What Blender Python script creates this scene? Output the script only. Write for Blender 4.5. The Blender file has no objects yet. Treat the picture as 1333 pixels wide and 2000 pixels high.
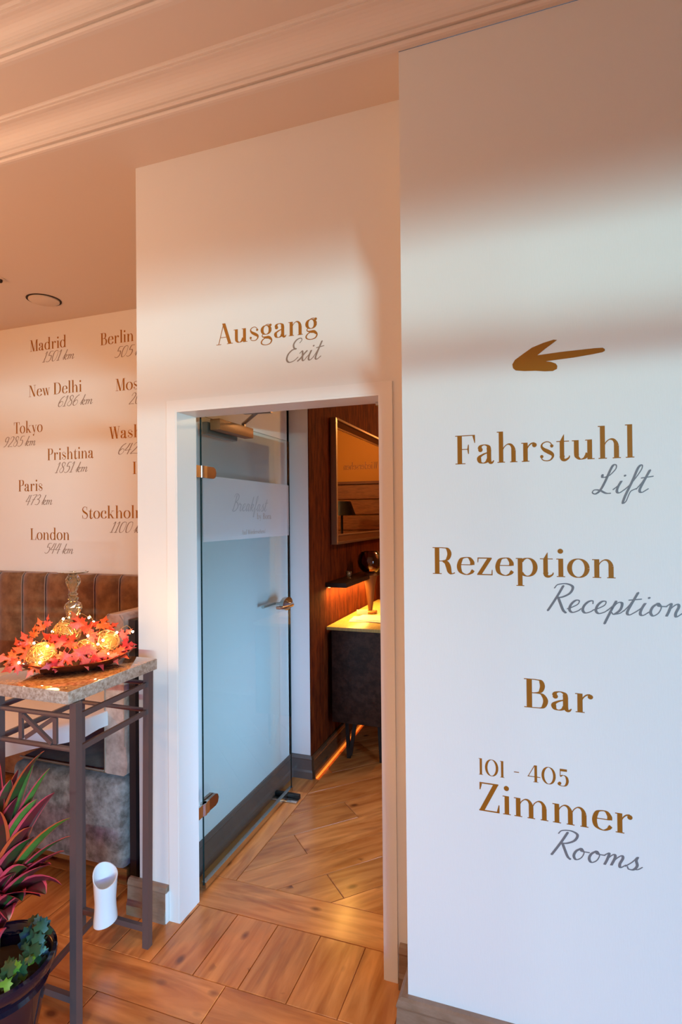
import bpy, math, random
from mathutils import Vector, Matrix, Euler
random.seed(7)
S = bpy.context.scene
PI = math.pi

# ------------------------------------------------------------------ camera
F_PX, CXH, CYH = 1092.75, 666.5, 1000.0
yaw, pit, rol = -0.337691, 0.008449, -0.009210
cd = bpy.data.cameras.new('camera'); cam = bpy.data.objects.new('camera', cd); S.collection.objects.link(cam)
fw = Vector((math.sin(yaw)*math.cos(pit), math.cos(yaw)*math.cos(pit), math.sin(pit)))
rt = Vector((math.cos(yaw), -math.sin(yaw), 0)); up = rt.cross(fw)
r2 = rt*math.cos(rol)+up*math.sin(rol); u2 = -rt*math.sin(rol)+up*math.cos(rol)
M = Matrix((r2, u2, -fw)).transposed().to_4x4(); M.translation = Vector((0, 0, 1.57))
cam.matrix_world = M
cd.sensor_fit = 'VERTICAL'; cd.sensor_height = 36.0; cd.lens = 36.0*F_PX/2000.0
cd.clip_start = 0.02; cd.clip_end = 100
S.camera = cam
# ------------------------------------------------------------------ world, lights, exposure
w = bpy.data.worlds.new('sky'); S.world = w; w.use_nodes = True
bg = w.node_tree.nodes['Background']; bg.inputs[0].default_value = (0.25, 0.6, 1.0, 1); bg.inputs[1].default_value = .15
S.view_settings.view_transform = 'Standard'; S.view_settings.look = 'None'
S.view_settings.gamma = 1; S.view_settings.use_curve_mapping = False
S.view_settings.exposure = 0.0

def area(name, loc, target, sx, sy, power, col, spread=180):
    l = bpy.data.lights.new(name, 'AREA'); l.shape = 'RECTANGLE'; l.size = sx; l.size_y = sy
    l.energy = power; l.color = col; l.spread = math.radians(spread)
    o = bpy.data.objects.new(name, l); S.collection.objects.link(o); o.location = loc
    d = (Vector(target)-Vector(loc)); o.rotation_euler = d.to_track_quat('-Z', 'Y').to_euler()
    return o
def point(name, loc, power, col, r=0.06):
    l = bpy.data.lights.new(name, 'POINT'); l.energy = power; l.color = col; l.shadow_soft_size = r
    o = bpy.data.objects.new(name, l); S.collection.objects.link(o); o.location = loc
    return o
# daylight outside the window of the room, behind the camera on the right
area('daylight_low', (6.2, -6.0, 1.25), (-0.5, 1.7, 1.4), 3.4, 0.10, 375, (0.50, 0.92, 1.0), 120)
area('daylight_sky', (4.8, -4.6, 2.75), (-.4, 1.7, 1.6), 3.4, 2.0, 265, (0.01, 0.17, 1.0), 140)
# warm lamps of the room, niche and hall, mixed with added fills
area('ceiling_fill', (-2.6, -0.2, 2.0), (-2.6, 0.1, 3), 1.0, 1.0, 21, (1.0, 0.96, 0.84))  # added fill aimed upward to brighten the ceiling and upper walls
area('ceiling_fill_far', (1.6, -0.6, 2.0), (1.6, -0.4, 3), 1.0, 1.0, 1.5, (1.0, 0.8, 0.6))  # second added upward fill, further right
area('floor_fill', (-0.9, 0.1, 2.95), (-0.95, 1.35, 0), .3, .3, 3.2, (1.0, 0.90, 0.72), 62)  # added narrow fill to brighten the floor before the doorway
point('room_wall_lamp', (-3.6, 0.2, 2.1), 77, (1.0, 0.38, 0.05), 0.15)
point('niche_lamp', (-3.1, 1.6, 2.0), 2, (1.0, 0.50, 0.22), 0.12)
point('hall_lamp', (0.3, 4.6, 2.68), 42, (1.0, 0.62, 0.25), 0.08)
area('hall_wall_fill', (.5, 2.2, .80), (-1.43, 2.75, .60), .4, .9, 8.0, (.34, .60, .95), 75)  # added blue fill for the left hall wall and pier, no window here
point('hall_far_lamp', (-.6, 6.1, 2.65), 15, (1.0, 0.42, 0.12), 0.08)

# ------------------------------------------------------------------ materials
def mat(name, col, rough=0.5, metal=0.0, spec=0.5, coat=0.0, trans=0.0, emit=None, es=0.0, bump=None, mottle=None, sheen=0.0, ior=1.45):
    m = bpy.data.materials.new(name); m.use_nodes = True
    nt = m.node_tree; b = nt.nodes['Principled BSDF']
    b.inputs['Base Color'].default_value = (*col, 1); b.inputs['Roughness'].default_value = rough
    b.inputs['Metallic'].default_value = metal; b.inputs['Specular IOR Level'].default_value = spec
    b.inputs['Coat Weight'].default_value = coat; b.inputs['Coat Roughness'].default_value = 0.08
    b.inputs['Transmission Weight'].default_value = trans; b.inputs['IOR'].default_value = ior
    b.inputs['Sheen Weight'].default_value = sheen
    if emit: b.inputs['Emission Color'].default_value = (*emit, 1); b.inputs['Emission Strength'].default_value = es
    tc = nt.nodes.new('ShaderNodeTexCoord')
    if mottle:      # (colour b, scale, contrast lo, hi, [stretch])
        c2, sc, lo, hi = mottle[:4]; st = mottle[4] if len(mottle) > 4 else (1, 1, 1)
        mp = nt.nodes.new('ShaderNodeMapping'); mp.inputs['Scale'].default_value = st
        n = nt.nodes.new('ShaderNodeTexNoise'); n.inputs['Scale'].default_value = sc; n.inputs['Detail'].default_value = 8; n.inputs['Roughness'].default_value = 0.65
        r = nt.nodes.new('ShaderNodeValToRGB'); r.color_ramp.elements[0].position = lo; r.color_ramp.elements[1].position = hi
        r.color_ramp.elements[0].color = (*col, 1); r.color_ramp.elements[1].color = (*c2, 1)
        nt.links.new(tc.outputs['Object'], mp.inputs[0]); nt.links.new(mp.outputs[0], n.inputs['Vector'])
        nt.links.new(n.outputs[0], r.inputs[0]); nt.links.new(r.outputs[0], b.inputs['Base Color'])
    if bump:        # (scale, strength, distance, [stretch])
        mp = nt.nodes.new('ShaderNodeMapping'); mp.inputs['Scale'].default_value = bump[3] if len(bump) > 3 else (1, 1, 1)
        n = nt.nodes.new('ShaderNodeTexNoise'); n.inputs['Scale'].default_value = bump[0]; n.inputs['Detail'].default_value = 4
        bp_ = nt.nodes.new('ShaderNodeBump'); bp_.inputs['Strength'].default_value = bump[1]; bp_.inputs['Distance'].default_value = bump[2]
        nt.links.new(tc.outputs['Object'], mp.inputs[0]); nt.links.new(mp.outputs[0], n.inputs['Vector'])
        nt.links.new(n.outputs[0], bp_.inputs['Height']); nt.links.new(bp_.outputs[0], b.inputs['Normal'])
    return m

def wood(name, c1, c2, knot, rough=0.3, scale=1.0, var=0.25, coat=0.0):
    m = bpy.data.materials.new(name); m.use_nodes = True; nt = m.node_tree; N = nt.nodes; L = nt.links; b = N['Principled BSDF']
    tc = N.new('ShaderNodeTexCoord'); oi = N.new('ShaderNodeObjectInfo')
    mul = N.new('ShaderNodeVectorMath'); mul.operation = 'SCALE'; mul.inputs[0].default_value = (17.3, 9.1, 5.7); L.new(oi.outputs['Random'], mul.inputs['Scale'])
    add = N.new('ShaderNodeVectorMath'); add.operation = 'ADD'; L.new(tc.outputs['Object'], add.inputs[0]); L.new(mul.outputs[0], add.inputs[1])
    mp = N.new('ShaderNodeMapping'); mp.inputs['Scale'].default_value = (1.3*scale, 8*scale, 8*scale); L.new(add.outputs[0], mp.inputs[0])
    n = N.new('ShaderNodeTexNoise'); n.inputs['Scale'].default_value = 1.6; n.inputs['Detail'].default_value = 7; n.inputs['Distortion'].default_value = 1.4; L.new(mp.outputs[0], n.inputs['Vector'])
    cr = N.new('ShaderNodeValToRGB'); e = cr.color_ramp.elements; e[0].position = .33; e[1].position = .68; e[0].color = (*c2, 1); e[1].color = (*c1, 1); L.new(n.outputs[0], cr.inputs[0])
    # knots
    mk = N.new('ShaderNodeMapping'); mk.inputs['Scale'].default_value = (6.5*scale, 11*scale, 1); L.new(add.outputs[0], mk.inputs[0])
    v = N.new('ShaderNodeTexVoronoi'); v.inputs['Scale'].default_value = 1.0; v.feature = 'F1'; L.new(mk.outputs[0], v.inputs['Vector'])
    kr = N.new('ShaderNodeValToRGB'); k = kr.color_ramp.elements; k[0].position = .07; k[0].color = (1, 1, 1, 1); k[1].position = .20; k[1].color = (0, 0, 0, 1); L.new(v.outputs['Distance'], kr.inputs[0])
    big = N.new('ShaderNodeTexNoise'); big.inputs['Scale'].default_value = 5.5; L.new(add.outputs[0], big.inputs['Vector'])
    gt = N.new('ShaderNodeMath'); gt.operation = 'GREATER_THAN'; gt.inputs[1].default_value = .46; L.new(big.outputs[0], gt.inputs[0])
    km = N.new('ShaderNodeMath'); km.operation = 'MULTIPLY'; L.new(kr.outputs[0], km.inputs[0]); L.new(gt.outputs[0], km.inputs[1])
    km2 = N.new('ShaderNodeMath'); km2.operation = 'MULTIPLY'; km2.inputs[1].default_value = .9; L.new(km.outputs[0], km2.inputs[0])
    mx = N.new('ShaderNodeMixRGB'); mx.inputs[2].default_value = (*knot, 1); L.new(km2.outputs[0], mx.inputs[0]); L.new(cr.outputs[0], mx.inputs[1])
    # worn smoky patches, finer streaks
    sm = N.new('ShaderNodeTexNoise'); sm.inputs['Scale'].default_value = 3.0; sm.inputs['Detail'].default_value = 3; L.new(mp.outputs[0], sm.inputs['Vector'])
    sr = N.new('ShaderNodeValToRGB'); q = sr.color_ramp.elements; q[0].position = .52; q[0].color = (0, 0, 0, 1); q[1].position = .74; q[1].color = (.5, .5, .5, 1); L.new(sm.outputs[0], sr.inputs[0])
    mx2 = N.new('ShaderNodeMixRGB'); mx2.inputs[2].default_value = (*[x*1.3 for x in knot], 1); L.new(sr.outputs[0], mx2.inputs[0]); L.new(mx.outputs[0], mx2.inputs[1])
    hs = N.new('ShaderNodeHueSaturation'); mr = N.new('ShaderNodeMapRange'); mr.inputs['To Min'].default_value = 1-var; mr.inputs['To Max'].default_value = 1+var*.6
    L.new(oi.outputs['Random'], mr.inputs['Value']); L.new(mr.outputs[0], hs.inputs['Value']); L.new(mx2.outputs[0], hs.inputs['Color']); L.new(hs.outputs[0], b.inputs['Base Color'])
    b.inputs['Roughness'].default_value = rough; b.inputs['Coat Weight'].default_value = coat; b.inputs['Coat Roughness'].default_value = .15
    bp_ = N.new('ShaderNodeBump'); bp_.inputs['Strength'].default_value = .15; bp_.inputs['Distance'].default_value = .001; L.new(n.outputs[0], bp_.inputs['Height']); L.new(bp_.outputs[0], b.inputs['Normal'])
    return m

def pane_mat(name, tint, refl=1.0, haze=0.0, hazecol=(.8, .8, .85)):
    m = bpy.data.materials.new(name); m.use_nodes = True; nt = m.node_tree; N = nt.nodes; L = nt.links
    N.remove(N['Principled BSDF']); out = N['Material Output']
    t = N.new('ShaderNodeBsdfTransparent'); t.inputs[0].default_value = (*tint, 1)
    base = t
    if haze:
        d = N.new('ShaderNodeBsdfDiffuse'); d.inputs[0].default_value = (*hazecol, 1)
        tl = N.new('ShaderNodeBsdfTranslucent'); tl.inputs[0].default_value = (*hazecol, 1)
        a = N.new('ShaderNodeMixShader'); a.inputs[0].default_value = .35; L.new(d.outputs[0], a.inputs[1]); L.new(tl.outputs[0], a.inputs[2])
        mh = N.new('ShaderNodeMixShader'); mh.inputs[0].default_value = haze; L.new(t.outputs[0], mh.inputs[1]); L.new(a.outputs[0], mh.inputs[2]); base = mh
    g = N.new('ShaderNodeBsdfGlossy'); g.inputs['Roughness'].default_value = .02
    fr = N.new('ShaderNodeFresnel'); fr.inputs[0].default_value = 1.45
    mu = N.new('ShaderNodeMath'); mu.operation = 'MULTIPLY'; mu.inputs[1].default_value = refl; L.new(fr.outputs[0], mu.inputs[0])
    mx = N.new('ShaderNodeMixShader'); L.new(mu.outputs[0], mx.inputs[0]); L.new(base.outputs[0], mx.inputs[1]); L.new(g.outputs[0], mx.inputs[2]); L.new(mx.outputs[0], out.inputs[0])
    return m

PLASTER = mat('white_plaster', (.80, .775, .75), .55, bump=(160, .10, .002), spec=.3)
WALLPAPER = mat('painted_wallpaper', (.80, .79, .775), .48, bump=(170, .16, .0015, (1.6, 1, .25)), spec=.35)
CEIL = mat('ceiling_paint', (.76, .66, .58), .75, bump=(120, .05, .001))
LACQ = mat('white_lacquer', (.84, .82, .80), .32, spec=.4)
GOLDTXT = mat('bronze_vinyl', (.36, .135, .012), .38, .25)
GREYTXT = mat('grey_vinyl', (.20, .20, .215), .40, .2)
GREYTXT2 = mat('taupe_grey_vinyl', (.29, .22, .18), .40)
FILMTXT = mat('pale_grey_vinyl', (.27, .27, .29), .5)
PLINTH = mat('taupe_skirting_paint', (.22, .135, .085), .30, mottle=((.30, .20, .14), 14, .35, .65, (1, 1, 3)), coat=.3)
RAWEND = mat('chipped_white_edge', (.8, .8, .78), .6)
PINE = wood('pine_parquet', (.76, .315, .09), (.47, .15, .032), (.16, .045, .014), .27, 1.0, .16, coat=.15)
SUB = mat('dark_subfloor', (.10, .04, .015), .7)
FAR = wood('far_parquet', (.78, .29, .07), (.58, .19, .036), (.12, .045, .02), .3)
DARKW = mat('rust_wallcovering', (.055, .006, .001), .75, spec=.12, mottle=((.17, .030, .003), 9, .38, .72, (3, 3, .7)), bump=(40, .25, .003, (3, 3, .6)))
IRON = mat('bronze_painted_steel', (.15, .105, .10), .36, .3, bump=(60, .08, .001))
GRAN = mat('granite_polished', (.22, .075, .022), .05, mottle=((.45, .22, .09), 75, .38, .62), coat=.6, spec=.6)
GRANE = mat('granite_edge', (.30, .19, .13), .5, mottle=((.62, .50, .42), 90, .35, .66), bump=(130, .4, .002))
VELB = mat('brown_velvet', (.14, .058, .020), .75, mottle=((.30, .15, .065), 11, .35, .68), sheen=.35, bump=(28, .2, .004))
VELG = mat('grey_velvet', (.13, .105, .088), .8, mottle=((.42, .37, .34), 20, .36, .66), sheen=.4, bump=(90, .3, .003))
VELP = mat('taupe_velvet', (.32, .20, .15), .8, mottle=((.66, .48, .40), 13, .36, .68), sheen=.4, bump=(70, .3, .003))
PIPING = mat('pale_piping', (.36, .25, .19), .6)
DARK = mat('dark_table_side_shade', (.02, .017, .02), .6)  # dark table parts; on the bench side the near-black stands for shade
OAK = mat('oak_strip', (.34, .13, .035), .45, mottle=((.22, .08, .02), 8, .4, .6, (1, 8, 8)))
CLOTH = mat('white_linen', (.78, .74, .76), .8, bump=(18, .2, .004))
STEEL = mat('brushed_nickel', (.58, .55, .51), .24, 1.0)
STEELD = mat('smoked_nickel', (.30, .22, .19), .28, 1.0)
GLASSD = pane_mat('green_tinted_glass', (.78, .89, .88), 1.0)
GEDGE = mat('glass_edge', (.01, .03, .03), .1)
FILM = pane_mat('frosted_film', (.93, .92, .96), .5, .62, (.74, .72, .76))
MIRR = mat('mirror_silver', (.82, .78, .72), .01, 1.0)
FRAMEM = mat('antique_silver_gilt', (.52, .36, .22), .30, .85)
FRAMED = mat('dark_gilt', (.13, .045, .02), .35, .5)
CABW = mat('dark_embossed_wood', (.014, .006, .004), .5, mottle=((.045, .020, .014), 24, .4, .62, (1, 1, 1)), bump=(30, .6, .006))
CABT = mat('oak_top', (.50, .36, .12), .35, mottle=((.42, .28, .09), 20, .4, .6, (6, 1, 1)))
PAPER = mat('paper', (.82, .80, .72), .6)
BLACKP = mat('black_satin', (.008, .008, .008), .4)
WHITEP = mat('white_plastic', (.9, .9, .92), .28, coat=.2)
NAVY = mat('navy_glazed_ceramic', (.006, .006, .018), .06, coat=.4, spec=.5)
SOIL = mat('soil', (.02, .012, .008), .9)
COPPER = mat('dark_copper', (.23, .055, .022), .22, .85)
GOLDW = mat('gold_glitter_wire', (.95, .60, .22), .30, .75, emit=(1.0, .45, .12), es=.0)
GOLDCORE = mat('gold_core', (.60, .27, .06), .5, .3)
BULB = mat('fairy_bulb', (1, .8, .5), .3, emit=(1.0, .72, .38), es=45)
CRYST = pane_mat('crystal', (.90, .80, .62), 3.2, .12, (.9, .7, .4))
LED = mat('warm_led', (1, .7, .3), .4, emit=(1.0, .52, .13), es=9)
AMBERG = pane_mat('amber_glass', (.62, .30, .16), 2.6)
VENT = mat('vent_enamel', (.72, .60, .50), .5)
SHADOWG = mat('dark_gap', (.03, .02, .015), .8)

# ------------------------------------------------------------------ mesh helpers
class MB:
    def __init__(s): s.v = []; s.f = []; s.m = []; s.sm = []
    def add(s, vs, fs, mi=0, smooth=False):
        o = len(s.v); s.v += [tuple(v) for v in vs]; s.f += [tuple(i+o for i in f) for f in fs]; s.m += [mi]*len(fs); s.sm += [smooth]*len(fs); return s
    def box(s, x0, x1, y0, y1, z0, z1, mi=0):
        return s.add([(x0,y0,z0),(x1,y0,z0),(x1,y1,z0),(x0,y1,z0),(x0,y0,z1),(x1,y0,z1),(x1,y1,z1),(x0,y1,z1)],
                     [(0,3,2,1),(4,5,6,7),(0,1,5,4),(1,2,6,5),(2,3,7,6),(3,0,4,7)], mi)
    def bbox(s, x0, x1, y0, y1, z0, z1, r=.006, seg=3, mi=0):   # box with rounded edges
        import bmesh
        b = bmesh.new(); bmesh.ops.create_cube(b, size=1)
        for v in b.verts: v.co = Vector(((x0+x1)/2+v.co.x*(x1-x0), (y0+y1)/2+v.co.y*(y1-y0), (z0+z1)/2+v.co.z*(z1-z0)))
        bmesh.ops.bevel(b, geom=b.edges[:], offset=r, segments=seg, affect='EDGES', profile=.5)
        b.verts.ensure_lookup_table(); b.verts.index_update()
        s.add([v.co[:] for v in b.verts], [[v.index for v in f.verts] for f in b.faces], mi, True); b.free(); return s
    def bar(s, a, b, wx, wy, mi=0, upv=(0, 0, 1)):
        a = Vector(a); b = Vector(b); d = (b-a).normalized(); u = Vector(upv)
        if abs(d.dot(u)) > .95: u = Vector((0, 1, 0))
        x = d.cross(u).normalized()*wx/2; y = x.cross(d).normalized()*wy/2
        vs = [p+sx*x+sy*y for p in (a, b) for sx, sy in ((-1,-1),(1,-1),(1,1),(-1,1))]
        return s.add(vs, [(0,1,2,3),(7,6,5,4),(0,4,5,1),(1,5,6,2),(2,6,7,3),(3,7,4,0)], mi)
    def tube(s, pts, r, n=8, mi=0, caps=True):
        pts = [Vector(p) for p in pts]; rs = r if isinstance(r, (list, tuple)) else [r]*len(pts); vs = []
        prev = None
        for i, p in enumerate(pts):
            d = (pts[min(i+1, len(pts)-1)]-pts[max(i-1, 0)]).normalized()
            if prev is None: x = d.orthogonal().normalized()
            else: x = (prev-d*prev.dot(d)).normalized()
            prev = x; y = d.cross(x)
            vs += [p+(x*math.cos(2*PI*k/n)+y*math.sin(2*PI*k/n))*rs[i] for k in range(n)]
        fs = [(i*n+k, i*n+(k+1) % n, (i+1)*n+(k+1) % n, (i+1)*n+k) for i in range(len(pts)-1) for k in range(n)]
        if caps: fs += [tuple(range(n-1, -1, -1)), tuple(range((len(pts)-1)*n, len(pts)*n))]
        return s.add(vs, fs, mi, True)
    def lathe(s, prof, c=(0, 0, 0), n=32, mi=0, sx=1, sy=1, smooth=True, tw=0):
        vs = []
        for i, (r, z) in enumerate(prof):
            vs += [(c[0]+r*sx*math.cos(2*PI*(k+tw*i)/n), c[1]+r*sy*math.sin(2*PI*(k+tw*i)/n), c[2]+z) for k in range(n)]
        fs = [(i*n+k, i*n+(k+1) % n, (i+1)*n+(k+1) % n, (i+1)*n+k) for i in range(len(prof)-1) for k in range(n)]
        if prof[0][0] > 1e-6: fs.append(tuple(range(n-1, -1, -1)))
        if prof[-1][0] > 1e-6: fs.append(tuple(range((len(prof)-1)*n, len(prof)*n)))
        return s.add(vs, fs, mi, smooth)
    def prism(s, poly, axis, a, b, mi=0, smooth=False):      # poly in the other two axes, extruded along axis
        def P(u, v, t): return {'x': (t, u, v), 'y': (u, t, v), 'z': (u, v, t)}[axis]
        n = len(poly); vs = [P(u, v, a) for u, v in poly]+[P(u, v, b) for u, v in poly]
        fs = [(i, (i+1) % n, n+(i+1) % n, n+i) for i in range(n)]
        s.add(vs, fs, mi, smooth); o = len(s.v)-2*n
        s.f += [tuple(o+i for i in range(n-1, -1, -1)), tuple(o+n+i for i in range(n))]; s.m += [mi]*2; s.sm += [False]*2
        return s
    def sphere(s, c, r, nu=16, nv=10, mi=0, sc=(1, 1, 1)):
        vs = [(c[0], c[1], c[2]-r*sc[2])]; 
        for j in range(1, nv):
            t = -PI/2+PI*j/nv
            vs += [(c[0]+r*sc[0]*math.cos(t)*math.cos(2*PI*k/nu), c[1]+r*sc[1]*math.cos(t)*math.sin(2*PI*k/nu), c[2]+r*sc[2]*math.sin(t)) for k in range(nu)]
        vs.append((c[0], c[1], c[2]+r*sc[2])); fs = [(0, 1+(k+1) % nu, 1+k) for k in range(nu)]
        for j in range(nv-2): fs += [(1+j*nu+k, 1+j*nu+(k+1) % nu, 1+(j+1)*nu+(k+1) % nu, 1+(j+1)*nu+k) for k in range(nu)]
        t = len(vs)-1; b0 = 1+(nv-2)*nu; fs += [(b0+k, b0+(k+1) % nu, t) for k in range(nu)]
        return s.add(vs, fs, mi, True)

def root(o):
    p = Vector((0, 0, 0))
    while o is not None: p += o.location; o = o.parent
    return p
def obj(name, mb, mats, parent=None, label=None, local=False, recalc=True):
    me = bpy.data.meshes.new(name); off = Vector((0, 0, 0)) if (local or parent is None) else root(parent)
    me.from_pydata([Vector(v)-off for v in mb.v], [], mb.f)
    for m in (mats if isinstance(mats, (list, tuple)) else [mats]): me.materials.append(m)
    me.polygons.foreach_set('material_index', mb.m); me.polygons.foreach_set('use_smooth', mb.sm)
    if recalc:
        import bmesh
        b = bmesh.new(); b.from_mesh(me); bmesh.ops.recalc_face_normals(b, faces=b.faces[:]); b.to_mesh(me); b.free()
    me.update()
    if any(mb.sm):
        try: me.set_sharp_from_angle(angle=math.radians(42))
        except Exception: pass
    o = bpy.data.objects.new(name, me); S.collection.objects.link(o)
    if parent: o.parent = parent
    if label: o['label'] = label
    return o
def thing(name, label, cat, loc=(0, 0, 0), group=None, rz=0):
    o = bpy.data.objects.new(name, None); o.empty_display_size = .05; S.collection.objects.link(o); o.location = loc; o.rotation_euler.z = rz
    o['label'] = label; o['category'] = cat
    if group: o['group'] = group
    return o
def tag(o, label, cat, group=None):
    o['label'] = label; o['category'] = cat
    if group: o['group'] = group
    return o
def struct(name, mb, mats, label=None, cat=None, parent=None):
    o = obj(name, mb, mats, parent); 
    if parent is None:
        o['kind'] = 'structure'; o['label'] = label; o['category'] = cat
    return o

# ------------------------------------------------------------------ the setting
YR, YM, YN, H1, H2, H3 = 1.659, 1.849, 3.09, 2.983, 3.083, 3.173
DL, DR, DT = -1.330, -0.503, 1.992          # doorway
# right wall, solid block standing forward of the doorway wall
struct('wall_right', MB().box(-.383, 5.0, YR, YM+.125, 0, H1), WALLPAPER, 'white painted wall at the right, standing forward, with the directory words on it', 'wall')
# doorway wall
b = MB().box(-1.515, DL-.001, YM, YM+.125, 0, H1).box(DR+.001, -.383, YM, YM+.125, 0, H1).box(DL-.001, DR+.001, YM, YM+.125, DT+.001, H1)
struct('wall_middle', b, PLASTER, 'white wall around the open doorway, between bench niche and right wall', 'wall')
struct('wall_left', MB().box(-7, -1.43, YN, YN+.12, 0, H1), PLASTER, 'cream back wall of the bench niche covered with city names', 'wall')
# wall between niche and hall, pilaster, hall walls
struct('wall_hall_left', MB().box(-1.515, -1.43, YM+.125, YN, 0, H1).box(-1.43, -1.305, 3.12, 3.40, 0, 2.75).box(-1.50, -1.43, YN+.0, 3.40, 0, 2.75), PLASTER, 'white hall wall and corner pier seen through the glass door', 'wall')
struct('wall_hall_far', MB().box(-1.62, -1.305, 3.4, 7.0, 0, 2.75), DARKW, 'rust brown textured hall wall carrying the mirror', 'wall')
bpy.data.objects['wall_hall_far']['label'] = 'rust brown textured hall wall carrying the mirror'
struct('wall_hall_front', MB().box(-1.304, -1.2995, 3.122, 3.4, 0, 2.75), DARKW, 'rust brown textured strip of hall wall beside the white pier', 'wall')
struct('wall_hall_right', MB().box(.75, .85, YM+.125, 7.0, 0, 2.75), mat('hall_paint', (.55, .36, .2), .7), 'warm plain right hand wall of the hall', 'wall')
ENDW = mat('hall_end_paint', (.60, .28, .03), .6)
struct('wall_hall_end', MB().box(-1.62, .85, 7.0, 7.1, 0, 2.75), ENDW, 'ochre end wall of the hall seen in the mirror', 'wall')
struct('ceiling_hall', MB().box(-1.43, .85, YM+.125, 7.1, 2.75, 2.85), mat('hall_ceiling', (.55, .42, .32), .8), 'low ceiling of the hall', 'ceiling')
# rest of the room, behind the camera
struct('wall_side_left', MB().box(-7.1, -7, -3, YN, 0, H3+.1), PLASTER, 'plain wall at the far left of the room', 'wall')
struct('wall_side_right', MB().box(5.0, 5.1, -3, YR, 0, H3+.1), PLASTER, 'plain wall at the far right of the room', 'wall')
WX0, WX1, WZ0, WZ1, WY = .3, 4.7, .12, 1.95, -1.5
b = MB().box(-7, WX0, WY-.12, WY, 0, H3).box(WX1, 5.0, WY-.12, WY, 0, H3).box(WX0, WX1, WY-.12, WY, WZ1, H3).box(WX0, WX1, WY-.12, WY, 0, WZ0)
struct('wall_rear', b, PLASTER, 'plain wall with the window behind the viewer', 'wall')
b = MB().box(WX0, WX1, WY-.09, WY-.04, WZ0, WZ0+.05)
for x in (WX0, 1.75, 3.2, WX1-.05): b.box(x, x+.05, WY-.09, WY-.04, WZ0+.05, WZ1)
b.box(WX0+.05, 1.75, WY-.09, WY-.04, 1.70, 1.745); b.box(1.80, 3.2, WY-.09, WY-.04, 1.70, 1.745); b.box(3.25, WX1-.05, WY-.09, WY-.04, 1.70, 1.745)
struct('window_1', b, LACQ, 'window frame with a transom behind the viewer', 'window')
# ceilings
struct('ceiling_low', MB().box(-7, -.383, 1.657, YN+.12, H1, H1+.25), CEIL, 'low warm lit soffit over the doorway and bench niche', 'ceiling')
struct('ceiling_ledge', MB().box(-7, 5, 1.386, 1.657, H2, H2+.2), CEIL, 'flat ceiling band between the two mouldings', 'ceiling')
struct('ceiling_high', MB().box(-7, 5, -3, 1.386, H3, H3+.2), CEIL, 'raised ceiling above the upper moulding', 'ceiling')
def cornice(y0, z0, dy, dz):     # profile from the wall line out towards the room
    p = [(0, 0), (-.012, 0), (-.019, .002), (-.023, .008), (-.021, .013), (-.015, .015), (-.017, .017), (-.028, .017), (-.033, .021), (-.034, .026), (-.029, .029), (-.036, .032)]
    q = []
    for i in range(9):
        t = i/8*PI/2; q.append((-.036-(dy-.036-.016)*(1-math.cos(t)), .032+(dz-.032-.014)*math.sin(t)))
    p = p+q[1:]; e = p[-1]
    p += [(e[0]-.003, e[1]+.001), (e[0]-.003, e[1]+.005), (e[0]-.010, e[1]+.006), (e[0]-.012, e[1]+.012), (e[0]-.016, e[1]+.014), (0, dz)]
    return [(y0+a, z0+b_) for a, b_ in p]
COR = mat('moulding_paint', (.77, .69, .63), .55)
struct('trim_1', MB().prism(cornice(1.657, H1, .11, .10), 'x', -7, 5), COR, 'lower moulded cornice with beads running across above the doorway', 'moulding')
struct('trim_2', MB().prism(cornice(1.386, H2, .10, .09), 'x', -7, 5), COR, 'upper moulded cornice nearer the viewer, in the top left corner', 'moulding')
struct('trim_3', MB().prism(cornice(1.17, H3-.035, .05, .035), 'x', -7, 5), COR, 'small third ceiling moulding at the very top left corner', 'moulding')

# door frame (lacquered lining and casing)
fr = thing('door_frame', 'white lacquered frame of the open doorway', 'door frame', (-.916, YM, 0)); fr['kind'] = 'structure'
obj('jamb', MB().box(-1.372, DL+.0, YM-.005, YM-.0005, 0, 2.030).box(DL-.001, DL+.006, YM-.004, YM+.127, 0, DT), LACQ, fr)
obj('jamb', MB().box(DR, -.460, YM-.005, YM-.0005, 0, 2.030).box(DR-.006, DR+.001, YM-.004, YM+.127, 0, DT), LACQ, fr)
obj('lintel', MB().box(DL, DR, YM-.005, YM-.0005, DT, 2.030).box(DL+.006, DR-.006, YM-.004, YM+.127, DT-.008, DT+.001), LACQ, fr)
obj('strike_plate', MB().box(DR-.045, DR-.008, YM+.10, YM+.127, DT-.020, DT-.009), STEEL, fr)

# skirtings with a moulded top
def skirt_prof(t=.030, h=.137): return [(0, 0), (t, 0), (t, .040), (t-.006, .052), (t-.009, h-.028), (t-.006, h-.020), (t-.012, h-.004), (t-.020, h), (0, h)]
b = MB(); b.prism([(YM-t_, z) for t_, z in skirt_prof()], 'x', -1.558, -1.377); b.box(-1.377, -1.3735, YM-.024, YM-.001, .0, .115, 1)
struct('baseboard_left', b, [PLINTH, RAWEND], 'short taupe skirting block left of the door frame', 'baseboard')
b = MB(); b.prism([(YM-t_, z) for t_, z in skirt_prof()], 'x', -.452, -.41)
struct('baseboard_middle', b, PLINTH, 'sliver of taupe skirting between door frame and right wall', 'baseboard')
P_ = skirt_prof(.036, .135)
b = MB(); n = len(P_)
vs = [(-.384-t_, YR-t_, z) for t_, z in P_]+[(4.9, YR-t_, z) for t_, z in P_]+[(-.384-t_, YM-.001, z) for t_, z in P_]
b.add(vs, [(i, (i+1) % n, n+(i+1) % n, n+i) for i in range(n)]+[(i, 2*n+i, 2*n+(i+1) % n, (i+1) % n) for i in range(n)])
struct('baseboard_right', b, PLINTH, 'taupe skirting wrapping the corner of the right wall', 'baseboard')
HALLSK = mat('hall_skirting', (.085, .04, .018), .22, coat=.4)
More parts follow.
